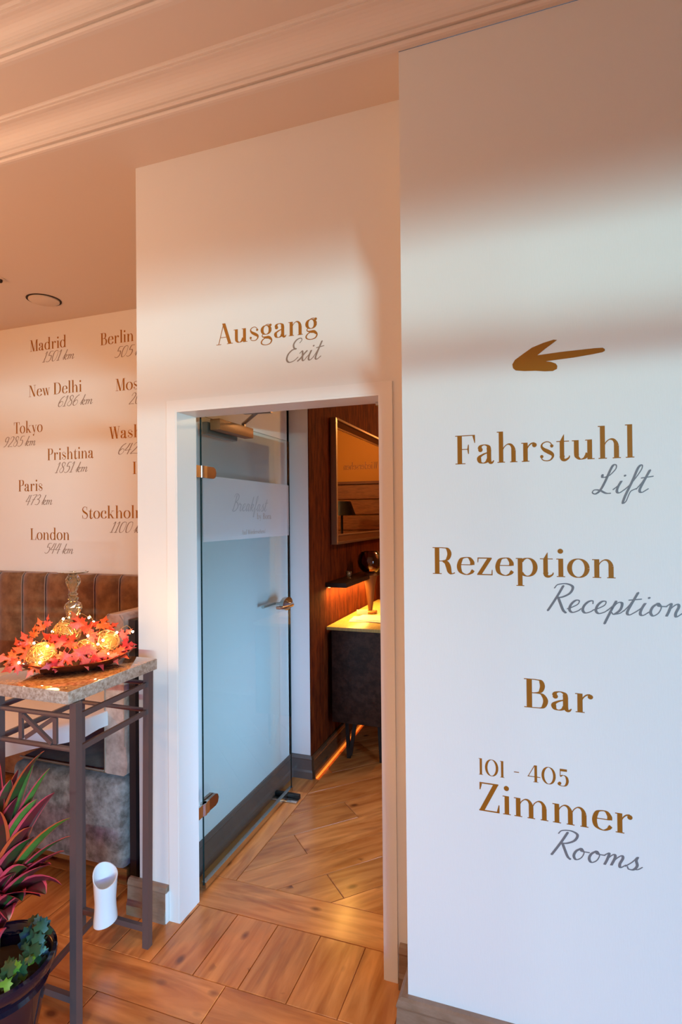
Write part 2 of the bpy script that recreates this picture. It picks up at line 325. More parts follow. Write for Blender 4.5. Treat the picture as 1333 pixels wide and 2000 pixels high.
b = MB(); hp = skirt_prof(.018, .137)
vs = [(-1.43+t_, YM+.126, z) for t_, z in hp]+[(-1.43+t_, 3.12-t_, z) for t_, z in hp]+[(-1.303+t_, 3.12-t_, z) for t_, z in hp]; n = len(hp)
b.add(vs, [(i, (i+1) % n, n+(i+1) % n, n+i) for i in range(n)]+[(n+i, n+(i+1) % n, 2*n+(i+1) % n, 2*n+i) for i in range(n)]+[tuple(2*n+i for i in range(n))])
struct('baseboard_hall', b, mat('glossy_skirting', (.14, .10, .085), .18, coat=.5), 'glossy skirting around the white hall pier behind the glass door', 'baseboard')
b = MB().prism([(-1.2995+t_, z) for t_, z in skirt_prof(.026, .135)], 'y', 3.12, 6.98)
struct('baseboard_hall_far', b, HALLSK, 'dark skirting along the rust brown hall wall', 'baseboard')
obj('light_strip', MB().box(-1.2725, -1.262, 3.125, 6.0, .001, .007), mat('floor_light_strip', (1, .4, .05), .5, emit=(1.0, .22, .02), es=1.1), bpy.data.objects['baseboard_hall_far'], 'glowing orange strip along the foot')

# ------------------------------------------------------------------ floor with planks
floor = struct('floor', MB().box(-7.1, 5.1, -3, 7.1, -.06, -.006), FAR, 'knotty pine parquet floor of room and hall', 'floor')
def plank(poly, ang, zt=0.0):
    cx = sum(p[0] for p in poly)/len(poly); cy = sum(p[1] for p in poly)/len(poly); c, s_ = math.cos(-ang), math.sin(-ang)
    lp = [((x-cx)*c-(y-cy)*s_, (x-cx)*s_+(y-cy)*c) for x, y in poly]; n = len(lp)
    k = .0012
    def shr(p, d):
        L = math.hypot(*p) or 1; return (p[0]*(1-d/L), p[1]*(1-d/L))
    bot = [(*p, -.006) for p in lp]; mid = [(*p, -.0012) for p in lp]; top = [(*shr(p, .0022), 0) for p in lp]
    b = MB(); b.v = bot+mid+top
    b.f = [(i, (i+1) % n, n+(i+1) % n, n+i) for i in range(n)]+[(n+i, n+(i+1) % n, 2*n+(i+1) % n, 2*n+i) for i in range(n)]+[tuple(2*n+i for i in range(n))]
    b.m = [0]*len(b.f); b.sm = [False]*len(b.f)
    o = obj('plank', b, PINE, floor, local=True); o.location = (cx, cy, zt+random.uniform(-.0003, .0002)); o.rotation_euler.z = ang; return o
G = .0013
def rect(x0, x1, y0, y1): return [(x0+G, y0+G), (x1-G, y0+G), (x1-G, y1-G), (x0+G, y1-G)]
def clip(poly, ax, lim, keep_gt):
    out = []
    for i in range(len(poly)):
        a, b = poly[i], poly[(i+1) % len(poly)]; ia = (a[ax] > lim) == keep_gt; ib = (b[ax] > lim) == keep_gt
        if ia: out.append(a)
        if ia != ib:
            t = (lim-a[ax])/(b[ax]-a[ax]); out.append((a[0]+(b[0]-a[0])*t, a[1]+(b[1]-a[1])*t))
    return out
rows = [(1.651+.311*k, 1.651+.311*(k+1), k) for k in range(-3, 5)]
for y0, y1, k in rows:
    if k % 2 == 0:      # boards across, lying along y
        x = -.785+.176*(4 if k < 0 else 2) if k <= 0 else -1.53
        xmax = -.385 if k == 0 else (.1 if k < 0 else -1.53)
        xs = -.785+.176*5
        while xs > -3.1:
            a, c = xs-.176, xs; xs -= .176
            c2 = min(c, xmax)
            if c2-a < .02: continue
            plank(rect(a, c2, y0, y1 if k else 1.962), PI/2)
    else:
        for j in range(2):
            ya, yb = y0+.1555*j, y0+.1555*(j+1)
            xs = (-1.005 if j else -.62)+.78*2
            xmax = .15 if k < 0 else -1.53
            while xs > -3.1:
                a, c = xs-.78, min(xs, xmax); xs -= .78
                if c-a > .05: plank(rect(a, c, ya, yb), 0)
plank(rect(-1.425, -.40, 1.962, 2.142), 0); plank(rect(-.40, .30, 1.962, 2.142), 0)
plank(rect(-1.425, -1.25, 2.142, 2.95), PI/2); plank(rect(-1.425, -1.25, 2.95, 3.118), PI/2)
ca = math.cos(PI/4)
for i in range(-12, 20):                  # diagonal boards of the hall
    v0, v1 = i*.175+.04, (i+1)*.175+.04
    u = -3.0+((i*37) % 11)*.09
    while u < 8:
        ulen = .95+.25*((i*13+int(u*7)) % 3)
        q = [(u+G, v0+G), (u+ulen-G, v0+G), (u+ulen-G, v1-G), (u+G, v1-G)]; u += ulen
        poly = [(-1.25+(a-b)*ca, 2.142+(a+b)*ca) for a, b in q]
        poly = clip(poly, 0, -1.25+G if True else 0, True) if poly else poly
        for ax, lim, kg in ((0, .25, False), (1, 2.142+G, True), (1, 4.4, False)):
            if len(poly) > 2: poly = clip(poly, ax, lim, kg)
        if len(poly) > 2:
            A = abs(sum(poly[j][0]*poly[(j+1) % len(poly)][1]-poly[(j+1) % len(poly)][0]*poly[j][1] for j in range(len(poly))))/2
            if A > .004: plank(poly, PI/4)

# ------------------------------------------------------------------ lettering
def cat_rom(pts, n=9):
    if len(pts) == 2: return [pts[0], pts[1]]
    P = [(2*pts[0][0]-pts[1][0], 2*pts[0][1]-pts[1][1])]+list(pts)+[(2*pts[-1][0]-pts[-2][0], 2*pts[-1][1]-pts[-2][1])]; out = []
    for i in range(1, len(P)-2):
        p0, p1, p2, p3 = P[i-1:i+3]
        for k in range(n):
            t = k/n; out.append(tuple(.5*(2*p1[d]+(p2[d]-p0[d])*t+(2*p0[d]-5*p1[d]+4*p2[d]-p3[d])*t*t+(3*p1[d]-p0[d]-3*p2[d]+p3[d])*t**3) for d in (0, 1)))
    out.append(tuple(pts[-1])); return out
TS, HS = .150, .030
class Pen:      # collects flat strokes in the plane of the writing
    def __init__(s): s.polys = []
    def ribbon(s, pts, wf):
        n = len(pts); L = []; R = []
        for i in range(n):
            a = pts[max(i-1, 0)]; b = pts[min(i+1, n-1)]; dx, dy = b[0]-a[0], b[1]-a[1]; l = math.hypot(dx, dy) or 1; dx /= l; dy /= l
            w_ = wf(i/(n-1), dx, dy)/2; L.append((pts[i][0]-dy*w_, pts[i][1]+dx*w_)); R.append((pts[i][0]+dy*w_, pts[i][1]-dx*w_))
        for i in range(n-1): s.polys.append([L[i], L[i+1], R[i+1], R[i]])
    def disc(s, x, y, r, ry=None): s.polys.append([(x+r*math.cos(2*PI*k/14), y+(ry or r)*math.sin(2*PI*k/14)) for k in range(14)])
    def line(s, x0, y0, x1, y1, w_): s.polys.append([(x0-w_/2, y0), (x0+w_/2, y0), (x1+w_/2, y1), (x1-w_/2, y1)])
    def hbar(s, x0, x1, y, t=HS): s.polys.append([(x0, y-t/2), (x1, y-t/2), (x1, y+t/2), (x0, y+t/2)])
auto = lambda t, dx, dy: HS+(TS-HS)*abs(dy)**1.7
def serif_glyph(ch):
    p = Pen(); xh = .64
    def sp(pts, wf=auto): p.ribbon(cat_rom(pts), wf)
    def ell(cx, cy, rx, ry, a0=0, a1=360, wf=auto):
        k = max(8, int(abs(a1-a0)/9)); p.ribbon([(cx+rx*math.cos(math.radians(a0+(a1-a0)*i/k)), cy+ry*math.sin(math.radians(a0+(a1-a0)*i/k))) for i in range(k+1)], wf)
    def stem(x, y0, y1, w_=TS): p.line(x, y0, x, y1, w_)
    def foot(x, l=.13, r=.13, y=HS/2): p.hbar(x-l, x+r, y)
    def flag(x, y): p.hbar(x-.14, x, y-HS/2)
    adv = .7
    if ch == 'i': stem(.2, 0, xh); foot(.2); flag(.2, xh); p.disc(.19, .90, .088); adv = .38
    elif ch == 'l': stem(.2, 0, 1.06); foot(.2); flag(.2, 1.06); adv = .38
    elif ch in 'nhm':
        stem(.2, 0, 1.06 if ch == 'h' else xh); foot(.2); flag(.2, 1.06 if ch == 'h' else xh)
        for k in range(2 if ch == 'm' else 1):
            o = .43*k; sp([(.24+o, .40), (.31+o, .53), (.42+o, .615), (.53+o, .60), (.60+o, .51), (.625+o, .40)], lambda t, a, b: HS+(TS-HS)*max(0, (t-.38)/.62)**.9); stem(.625+o, 0, .405); foot(.625+o, .12, .13)
        adv = 1.26 if ch == 'm' else .83
    elif ch == 'u':
        stem(.18, .2, xh); flag(.18, xh); sp([(.18, .21), (.2, .1), (.3, .018), (.42, .04), (.5, .12), (.54, .2)]); stem(.6, 0, xh); flag(.6, xh); p.hbar(.6, .75, HS/2); adv = .8
    elif ch == 'r': stem(.2, 0, xh); foot(.2); flag(.2, xh); sp([(.23, .36), (.29, .50), (.39, .60), (.50, .62)], lambda t, a, b: HS+.02*t); p.disc(.50, .55, .078); adv = .62
    elif ch == 'o': ell(.36, .32, .27, .318); adv = .72
    elif ch == 'e': p.hbar(.1, .58, .365); sp([(.575, .36), (.57, .48), (.48, .61), (.36, .635), (.2, .57), (.115, .33), (.17, .1), (.36, .005), (.52, .06), (.61, .17)]); adv = .68
    elif ch == 'c': p.disc(.52, .46, .08); sp([(.56, .49), (.5, .60), (.36, .635), (.2, .57), (.115, .33), (.17, .1), (.36, .005), (.52, .06), (.60, .17)]); adv = .66
    elif ch == 'a':
        p.disc(.16, .47, .08); sp([(.12, .49), (.18, .6), (.31, .635), (.43, .58), (.46, .46), (.46, .38)]); stem(.46, .12, .42); sp([(.46, .13), (.50, .03), (.57, .02), (.63, .09)], lambda t, a, b: TS*(1-t)*.8+HS)
        sp([(.45, .375), (.28, .32), (.14, .235), (.11, .14), (.16, .04), (.27, .012), (.38, .06), (.45, .16)]); adv = .68
    elif ch in 'dbpq':
        if ch == 'd': stem(.6, 0, 1.06); p.hbar(.46, .6, 1.045); p.hbar(.6, .75, HS/2); ell(.36, .32, .25, .318, 40, 320)
        if ch == 'b': stem(.17, 0, 1.06); p.hbar(.03, .17, 1.045); ell(.40, .32, .25, .318, 140, -140)
        if ch == 'p': stem(.18, -.34, xh); flag(.18, xh); foot(.18, y=-.34); ell(.42, .32, .25, .318, 140, -140)
        adv = .8
    elif ch == 'g':
        ell(.32, .43, .20, .205); ell(.40, .60, .13, .08, 150, 20, lambda t, a, b: HS); p.disc(.54, .63, .06)
        sp([(.2, .27), (.12, .19), (.16, .12), (.30, .09)], lambda t, a, b: HS+.03*t); sp([(.16, .115), (.3, .085), (.46, .07), (.58, -.03)], lambda t, a, b: HS+.10*math.sin(t*PI*.8))
        sp([(.58, .0), (.59, -.10), (.5, -.22), (.3, -.26), (.12, -.21), (.08, -.11), (.16, .0), (.26, .05)], lambda t, a, b: HS+.035*abs(b)); adv = .68
    elif ch == 's':
        sp([(.46, .50), (.40, .60), (.28, .635), (.15, .58), (.12, .48), (.2, .38), (.34, .30), (.46, .22), (.48, .13), (.40, .03), (.27, .005), (.14, .05), (.09, .18)], lambda t, a, b: HS+.105*math.exp(-((t-.5)/.17)**2)); p.disc(.45, .49, .055); p.disc(.12, .15, .055); adv = .58
    elif ch == 't': p.line(.2, .13, .2, .64, TS*.95); p.polys.append([(.13, .62), (.27, .62), (.27, .86), (.24, .82)]); sp([(.2, .14), (.22, .04), (.31, .01), (.42, .08), (.44, .15)], lambda t, a, b: TS*.95*(1-t)**1.5+HS); p.hbar(.02, .43, xh-HS/2); adv = .48
    elif ch == 'f': stem(.22, 0, .8, TS*.9); foot(.22); sp([(.22, .78), (.25, .97), (.38, 1.06), (.48, 1.03)], lambda t, a, b: TS*.9*(1-t)+HS); p.disc(.48, .97, .07); p.hbar(.05, .42, xh-HS/2); adv = .5
    elif ch == 'k': stem(.2, 0, 1.06); foot(.2); flag(.2, 1.06); p.line(.26, .24, .58, xh, HS*1.3); p.hbar(.46, .72, xh-HS/2); p.line(.36, .36, .62, 0, TS); p.hbar(.5, .78, HS/2); adv = .8
    elif ch == 'y': p.line(.14, xh, .36, .04, TS*.95); p.line(.56, xh, .30, -.2, HS*1.3); p.disc(.24, -.22, .075); p.hbar(.0, .28, xh-HS/2); p.hbar(.46, .68, xh-HS/2); adv = .68
    elif ch == 'w':
        for o in (0, .33): p.line(.14+o, xh, .33+o, 0, TS*.9); p.line(.33+o, 0, .48+o, xh, HS*1.3)
        p.hbar(0, .26, xh-HS/2); p.hbar(.36, .58, xh-HS/2); p.hbar(.72, .9, xh-HS/2); adv = .92
    elif ch == 'z': p.hbar(.08, .56, xh-.02, .04); p.hbar(.06, .58, .02, .04); p.line(.14, .03, .49, xh-.03, TS*1.05); p.polys.append([(.08, .64), (.12, .64), (.1, .46), (.075, .46)]); p.polys.append([(.545, 0), (.585, 0), (.585, .2), (.56, .2)]); adv = .64
    elif ch == 'A': p.line(.12, 0, .40, 1, HS*1.4); p.line(.40, 1.0, .72, 0, TS*1.1); p.hbar(.22, .56, .34); p.hbar(0, .26, HS/2); p.hbar(.56, .88, HS/2); adv = .88
    elif ch == 'F': stem(.22, 0, 1, TS*1.1); foot(.22, .16, .2); p.hbar(.06, .76, .985); p.polys.append([(.77, 1), (.725, 1), (.68, .97), (.75, .72), (.775, .72)]); p.hbar(.22, .54, .51); p.polys.append([(.52, .67), (.55, .67), (.55, .35), (.52, .35), (.49, .51)]); adv = .80
    elif ch in 'RPBD':
        stem(.22, 0, 1, TS*1.1); foot(.22, .16, .16 if ch in 'PR' else .1); p.hbar(.06, .42, .985)
        if ch in 'RP': sp([(.40, .985), (.58, .95), (.66, .76), (.58, .55), (.40, .49), (.25, .49)])
        if ch == 'R': sp([(.42, .49), (.55, .43), (.62, .28), (.66, .1), (.74, .02), (.85, .06)], lambda t, a, b: HS+TS*math.sin(PI*min(1, t*1.15+.05))**.8 if t < .8 else HS*1.2); adv = .88
        if ch == 'P': adv = .76
        if ch == 'B': sp([(.40, .985), (.56, .95), (.62, .77), (.55, .58), (.38, .525), (.25, .525)]); sp([(.38, .525), (.60, .49), (.71, .28), (.62, .05), (.40, .015), (.25, .015)]); adv = .84
        if ch == 'D': sp([(.40, .985), (.64, .93), (.80, .72), (.82, .5), (.80, .28), (.64, .07), (.40, .015), (.25, .015)]); adv = .98
    elif ch == 'Z': p.hbar(.07, .72, .975, .045); p.hbar(.05, .74, .022, .045); p.line(.15, .03, .63, .97, TS*1.15); p.polys.append([(.07, 1), (.12, 1), (.15, .92), (.1, .74), (.07, .74)]); p.polys.append([(.75, 0), (.70, 0), (.66, .05), (.72, .28), (.75, .28)]); adv = .80
    elif ch == 'M': p.line(.18, 0, .20, 1, HS*1.3); p.line(.22, 1, .52, 0, TS*1.05); p.line(.52, 0, .82, 1, HS*1.3); stem(.86, 0, 1, TS*1.05); foot(.18, .14, .14); foot(.86, .16, .16); p.hbar(.04, .28, .985); p.hbar(.8, 1.02, .985); adv = 1.06
    elif ch == 'N': p.line(.18, 0, .18, 1, HS*1.3); p.line(.24, 1, .72, 0, TS*1.1); p.line(.76, 0, .76, 1, HS*1.3); foot(.18, .14, .14); p.hbar(.04, .32, .985); p.hbar(.62, .9, .985); adv = .94
    elif ch == 'T': stem(.38, 0, 1, TS*1.1); foot(.38, .16, .16); p.hbar(.04, .72, .985); p.polys.append([(.02, 1), (.07, 1), (.09, .96), (.05, .74), (.02, .74)]); p.polys.append([(.74, 1), (.69, 1), (.67, .96), (.71, .74), (.74, .74)]); adv = .76
    elif ch == 'W':
        for o in (0, .42): p.line(.16+o, 1, .38+o, 0, TS*1.05); p.line(.38+o, 0, .58+o, 1, HS*1.3)
        p.hbar(0, .3, .985); p.hbar(.44, .72, .985); p.hbar(.88, 1.1, .985); adv = 1.12
    elif ch == 'S': sp([(.56, .72), (.54, .90), (.40, .995), (.24, .96), (.13, .80), (.2, .62), (.38, .50), (.56, .38), (.61, .21), (.52, .05), (.36, .0), (.18, .06), (.11, .28)], lambda t, a, b: HS+.125*math.exp(-((t-.5)/.2)**2)); p.polys.append([(.55, 1), (.58, 1), (.58, .70), (.55, .70)]); p.polys.append([(.09, .0), (.12, .0), (.12, .3), (.09, .3)]); adv = .72
    elif ch == 'L': stem(.22, 0, 1, TS*1.1); p.hbar(.06, .4, .985); p.hbar(.06, .74, .015); p.polys.append([(.75, 0), (.71, 0), (.66, .04), (.72, .3), (.75, .3)]); adv = .80
    elif ch == 'I': stem(.24, 0, 1, TS*1.1); foot(.24, .17, .17); p.hbar(.07, .41, .985); adv = .48
    elif ch == '1': stem(.18, 0, 1.0, .14); foot(.18, .13, .13); p.hbar(.05, .18, .985); adv = .42
    elif ch == '0': ell(.42, .5, .33, .49); adv = .88
    elif ch == '4': p.line(.52, 0, .52, 1, .15); p.line(.08, .32, .46, 1.0, HS*1.5); p.hbar(.04, .78, .32, .045); foot(.52, .15, .15); adv = .84
    elif ch == '5': p.hbar(.18, .58, .93, .14); p.line(.20, .55, .20, 1, HS*1.4); sp([(.20, .55), (.36, .64), (.54, .55), (.60, .30), (.50, .06), (.30, .0), (.14, .06), (.12, .18)]); p.disc(.17, .15, .09); adv = .74
    elif ch == '-': p.hbar(.12, .42, .45, .05); adv = .54
    elif ch == '!': p.polys.append([(.1, 1), (.24, 1), (.19, .3), (.15, .3)]); p.disc(.17, .08, .08); adv = .36
    else: adv = .34
    return p.polys, adv
def script_glyph(ch, dig=False):
    p = Pen(); q = .42
    wf = lambda t, dx, dy: .030+.040*max(0, -dy)**1.0+.010*abs(dx)
    def sp(pts):
        pp = cat_rom(pts, 8); p.ribbon(pp, wf); p.disc(*pp[0], .019); p.disc(*pp[-1], .016)
    adv = .4
    if ch == 'R': sp([(.30, .93), (.24, .6), (.16, .25), (.10, .02)]); sp([(.08, .84), (.14, .96), (.36, 1.0), (.56, .90), (.55, .68), (.38, .53), (.20, .50)]); sp([(.26, .52), (.38, .3), (.52, .06), (.62, -.03)]); adv = .62
    elif ch == 'B': sp([(.26, .93), (.22, .6), (.16, .25), (.10, .0)]); sp([(.06, .82), (.12, .97), (.32, 1.0), (.46, .86), (.38, .62), (.20, .52)]); sp([(.2, .53), (.42, .46), (.50, .24), (.36, .04), (.16, -.03), (.04, .06)]); adv = .56
    elif ch == 'L': sp([(.06, .66), (.10, .56), (.26, .62), (.38, .84), (.36, .98), (.28, .98), (.24, .80), (.20, .40), (.14, .10), (.04, -.02), (-.06, .03), (-.02, .12), (.14, .10), (.32, .0), (.46, -.01)]); adv = .50
    elif ch == 'E': sp([(.46, .80), (.52, .92), (.44, 1.0), (.28, .94), (.20, .76), (.26, .60), (.36, .55), (.20, .52), (.06, .34), (.06, .12), (.20, -.01), (.40, .04), (.54, .18)]); adv = .56
    elif ch == 'i': sp([(.0, .12), (.10, .26), (.15, q), (.11, .22), (.12, .05), (.20, .0), (.32, .12)]); p.disc(.20, .60, .036); adv = .31
    elif ch == 'e': sp([(.0, .12), (.12, .19), (.24, .30), (.24, .42), (.14, .42), (.06, .28), (.06, .10), (.16, .0), (.30, .06), (.36, .14)]); adv = .36
    elif ch == 'c': sp([(.27, .34), (.24, .43), (.14, .40), (.06, .26), (.06, .10), (.15, .0), (.28, .05), (.35, .13)]); adv = .35
    elif ch == 'o': sp([(.16, .43), (.06, .30), (.05, .12), (.14, .0), (.25, .10), (.27, .30), (.18, .43), (.20, .34), (.40, .33)]); adv = .40
    elif ch == 'a': sp([(.26, .38), (.16, .43), (.06, .28), (.05, .08), (.12, .0), (.22, .14), (.29, .42), (.25, .2), (.26, .04), (.33, .0), (.40, .12)]); adv = .40
    elif ch == 'n': sp([(.0, .36), (.08, .43), (.09, .2), (.07, .0), (.10, .24), (.22, .42), (.29, .34), (.27, .12), (.32, .0), (.44, .14)]); adv = .44
    elif ch == 'm': sp([(.0, .36), (.08, .43), (.09, .2), (.07, .0), (.10, .24), (.20, .42), (.26, .32), (.24, .02), (.28, .24), (.39, .42), (.45, .34), (.43, .12), (.48, .0), (.58, .12)]); adv = .58
    elif ch == 'r': sp([(.0, .34), (.08, .46), (.12, .38), (.22, .38), (.20, .2), (.20, .04), (.28, .0), (.36, .12)]); adv = .36
    elif ch == 's': sp([(.0, .08), (.12, .26), (.20, .46), (.20, .34), (.27, .16), (.22, .01), (.10, .0), (.05, .08)]); sp([(.22, .02), (.32, .04), (.40, .14)]); adv = .36
    elif ch == 'x': sp([(.02, .34), (.10, .43), (.16, .26), (.20, .06), (.27, .0), (.36, .12)]); sp([(.32, .42), (.22, .30), (.10, .10), (.0, .0)]); adv = .35
    elif ch == 'p': sp([(.0, .12), (.10, .30), (.14, .46), (.09, .1), (.04, -.35)]); sp([(.10, .20), (.20, .40), (.31, .38), (.32, .16), (.20, .0), (.10, .08)]); sp([(.22, .0), (.34, .04), (.42, .14)]); adv = .42
    elif ch == 't': sp([(.0, .12), (.10, .36), (.20, .78), (.13, .36), (.10, .08), (.18, .0), (.32, .12)]); sp([(.04, .50), (.16, .52), (.34, .55)]); adv = .32
    elif ch == 'f': sp([(.0, .10), (.14, .34), (.28, .78), (.26, .95), (.18, .86), (.14, .4), (.08, -.10), (.08, -.36), (.15, -.30), (.17, -.05), (.20, .06), (.32, .14)]); adv = .32
    elif ch == 'k': sp([(.0, .14), (.12, .5), (.20, .90), (.15, .5), (.08, .0)]); sp([(.10, .2), (.22, .42), (.30, .36), (.24, .24), (.12, .22)]); sp([(.14, .22), (.24, .04), (.32, .0), (.38, .10)]); adv = .38
    elif ch == '0': sp([(.26, .94), (.12, .82), (.06, .45), (.10, .08), (.22, .0), (.36, .16), (.42, .55), (.38, .88), (.24, .94)]); adv = .46
    elif ch == '1': sp([(.08, .76), (.20, .94), (.18, .55), (.12, .0)]); sp([(.02, .02), (.12, .0), (.24, .03)]); adv = .30
    elif ch == '2': sp([(.08, .72), (.16, .92), (.30, .94), (.38, .78), (.28, .46), (.04, .03), (.2, .04), (.42, .02)]); adv = .44
    elif ch == '3': sp([(.10, .82), (.24, .95), (.36, .82), (.30, .60), (.16, .52), (.34, .44), (.38, .22), (.26, .02), (.04, .05)]); adv = .42
    elif ch == '4': sp([(.22, .92), (.14, .6), (.04, .34), (.2, .34), (.42, .36)]); sp([(.36, .92), (.32, .5), (.26, -.02)]); adv = .44
    elif ch == '5': sp([(.42, .92), (.20, .90), (.14, .56), (.30, .56), (.38, .36), (.30, .08), (.12, -.01), (.02, .08)]); adv = .44
    elif ch == '6': sp([(.36, .93), (.18, .74), (.07, .4), (.08, .1), (.22, .0), (.36, .16), (.36, .40), (.22, .48), (.08, .3)]); adv = .42
    elif ch == '7': sp([(.06, .88), (.22, .92), (.42, .92), (.26, .5), (.14, .0)]); sp([(.12, .48), (.36, .5)]); adv = .42
    elif ch == '8': sp([(.34, .82), (.24, .95), (.12, .82), (.18, .60), (.34, .40), (.34, .12), (.2, .0), (.06, .14), (.12, .38), (.32, .58), (.38, .78), (.30, .92)]); adv = .44
    elif ch == '9': sp([(.36, .80), (.24, .95), (.10, .80), (.10, .56), (.24, .48), (.36, .66), (.36, .88), (.34, .5), (.24, .14), (.08, .0)]); adv = .44
    else: adv = .20
    sl = .27
    return [[(x+sl*y, y) for x, y in poly] for poly in p.polys], adv
def layout(text, kind):
    polys = []; x = 0
    for ch in text:
        g, a = (serif_glyph if kind == 'serif' else script_glyph)(ch)
        polys += [[(u+x, v) for u, v in q] for q in g]; x += a
    return polys
def word(name, text, kind, parent, mat_, a, z0, b=None, cap=.08, plane='y', d=YR, tilt=0, xs=None):
    """a..b: extent along the wall, z0 baseline, cap: capital height; xs: letter width factor when b is not given"""
    P = layout(text, kind); x0 = min(u for q in P for u, v in q); x1 = max(u for q in P for u, v in q)
    fx = (b-a)/(x1-x0) if b is not None else cap*(xs or 1); out = []
    x = 0; gl = []
    for part in text.split(' '):
        g = layout(part, kind); gl.append([[(u+x, v) for u, v in q] for q in g])
        x += sum((serif_glyph if kind == 'serif' else script_glyph)(c)[1] for c in part+' ')
    for g in gl:
        mb = MB()
        for i, q in enumerate(g):
            lift = .0004+.000002*(i % 40); top = []
            for u, v in q:
                X = a+(u-x0)*fx; Z = z0+v*cap
                top.append((X, d-lift, Z) if plane == 'y' else (d+lift, X, Z))
            mb.add(top, [tuple(range(len(top)))])
        out.append(obj(name, mb, mat_, parent, recalc=False))
    return out
def sign(label, loc): return thing('wall_lettering', label, 'lettering', loc)
# directory on the right wall
t = sign('gold arrow pointing left at the top of the right wall', (.06, YR, 1.97))
AR = [(-.062,1.998),(-.06,1.987),(-.053,1.98),(-.03,1.976),(0,1.974),(.025,1.97),(.045,1.969),(.056,1.974),(.057,1.982),(.053,1.989),(.04,1.995),(.027,1.998),(.099,2.001),(.146,2.005),(.171,2.008),(.177,2.011),(.177,2.016),(.172,2.02),(.151,2.021),(.07,2.02),(.005,2.017),(.026,2.033),(.041,2.043),(.057,2.054),(.048,2.056),(.021,2.05),(-.009,2.04),(-.034,2.024),(-.055,2.01)]
obj('arrow_shape', MB().prism(AR, 'y', YR-.0009, YR-.0002), GOLDTXT, t)
t = sign('gold word Fahrstuhl with grey handwritten Lift below', (0, YR, 1.72))
word('serif_word', 'Fahrstuhl', 'serif', t, GOLDTXT, -.225, 1.720, .245, .084); word('script_word', 'Lift', 'script', t, GREYTXT, .140, 1.627, .290, .076)
t = sign('gold word Rezeption with grey handwritten Reception below', (0, YR, 1.398))
word('serif_word', 'Rezeption', 'serif', t, GOLDTXT, -.295, 1.398, .196, .079); word('script_word', 'Reception', 'script', t, GREYTXT, .021, 1.302, .354, .078)
t = sign('single gold word Bar on the right wall', (.05, YR, 1.03))
word('serif_word', 'Bar', 'serif', t, GOLDTXT, -.041, 1.030, .137, .081)
t = sign('gold line 101 - 405 over gold word Zimmer and handwritten Rooms', (0, YR, .72))
word('number_line', '101 - 405', 'serif', t, GOLDTXT, -.168, .823, .073, .047); word('serif_word', 'Zimmer', 'serif', t, GOLDTXT, -.168, .720, .229, .082); word('script_word', 'Rooms', 'script', t, GREYTXT, .023, .628, .252, .076)
t = sign('gold word Ausgang with grey handwritten Exit above the doorway', (-.94, YM, 2.22))
word('serif_word', 'Ausgang', 'serif', t, GOLDTXT, -1.146, 2.226, -.731, .080, d=YM); word('script_word', 'Exit', 'script', t, GREYTXT2, -.856, 2.132, -.706, .082, d=YM)
# city names in the niche
for city, km, a, z, b_, a2, z2, b2 in [
    ('Madrid', '1501 km', -3.478, 2.792, -3.140, -3.362, 2.703, -3.065), ('Berlin', '505 km', -2.835, 2.768, -2.558, -2.716, 2.670, -2.44),
    ('New Delhi', '6186 km', -3.491, 2.463, -3.003, -3.217, 2.371, -2.905), ('Moskau', '2037 km', -2.709, 2.441, -2.33, -2.60, 2.343, -2.30),
    ('Tokyo', '9285 km', -3.636, 2.203, -3.361, -3.741, 2.109, -3.426), ('Washington', '6421 km', -2.768, 2.117, -2.165, -2.691, 2.008, -2.35),
    ('Prishtina', '1851 km', -3.316, 1.994, -2.902, -3.249, 1.901, -2.952), ('Istanbul', '', -2.57, 1.870, -2.16, 0, 0, 0),
    ('Paris', '473 km', -3.594, 1.777, -3.365, -3.525, 1.676, -3.272), ('Stockholm', '1100 km', -3.003, 1.573, -2.455, -2.766, 1.476, -2.45),
    ('London', '544 km', -3.481, 1.423, -3.120, -3.348, 1.327, -3.084)]:
    t = thing('wall_lettering', f'brown word {city}' + (f' with grey {km}' if km and city in ('Madrid', 'New Delhi', 'Tokyo', 'Prishtina', 'Paris', 'London') else '') + ' on the niche wall', 'lettering', ((a+b_)/2, YN, z))
    word('serif_word', city, 'serif', t, GOLDTXT, a, z, b_, .083, d=YN)
    if km: word('script_word', km, 'script', t, GREYTXT2, a2, z2, b2, .078, d=YN)

# ------------------------------------------------------------------ glass door
dr = thing('door_1', 'open frameless glass door leaf with frosted band and nickel fittings', 'door', (-1.345, 2.04, 0)); dr['kind'] = 'structure'
GX0, GX1 = -1.349, -1.341
obj('glass_pane', MB().add([(GX1,2.041,.022),(GX1,2.93,.022),(GX1,2.93,2.004),(GX1,2.041,2.004),(GX0,2.041,.022),(GX0,2.93,.022),(GX0,2.93,2.004),(GX0,2.041,2.004)],
    [(0,1,2,3)], 0).add([(GX0,2.0405,.022),(GX1,2.0405,.022),(GX1,2.0405,2.004),(GX0,2.0405,2.004)], [(0,1,2,3)], 1)
    .add([(GX0,2.9305,.022),(GX1,2.9305,.022),(GX1,2.9305,2.004),(GX0,2.9305,2.004)], [(0,1,2,3)], 2).add([(GX0,2.041,2.0045),(GX1,2.041,2.0045),(GX1,2.93,2.0045),(GX0,2.93,2.0045)], [(0,1,2,3)], 2), [GLASSD, GEDGE, GEDGE], dr, recalc=False)
obj('frosted_band', MB().add([(GX1+.0008,2.046,1.467),(GX1+.0008,2.915,1.467),(GX1+.0008,2.915,1.752),(GX1+.0008,2.046,1.752)], [(0,1,2,3)]), FILM, dr, 'milky band with pale writing', recalc=False)
word('script_word', 'Breakfast', 'script', dr, FILMTXT, 2.285, 1.602, 2.655, .080, 'x', GX1+.0012)
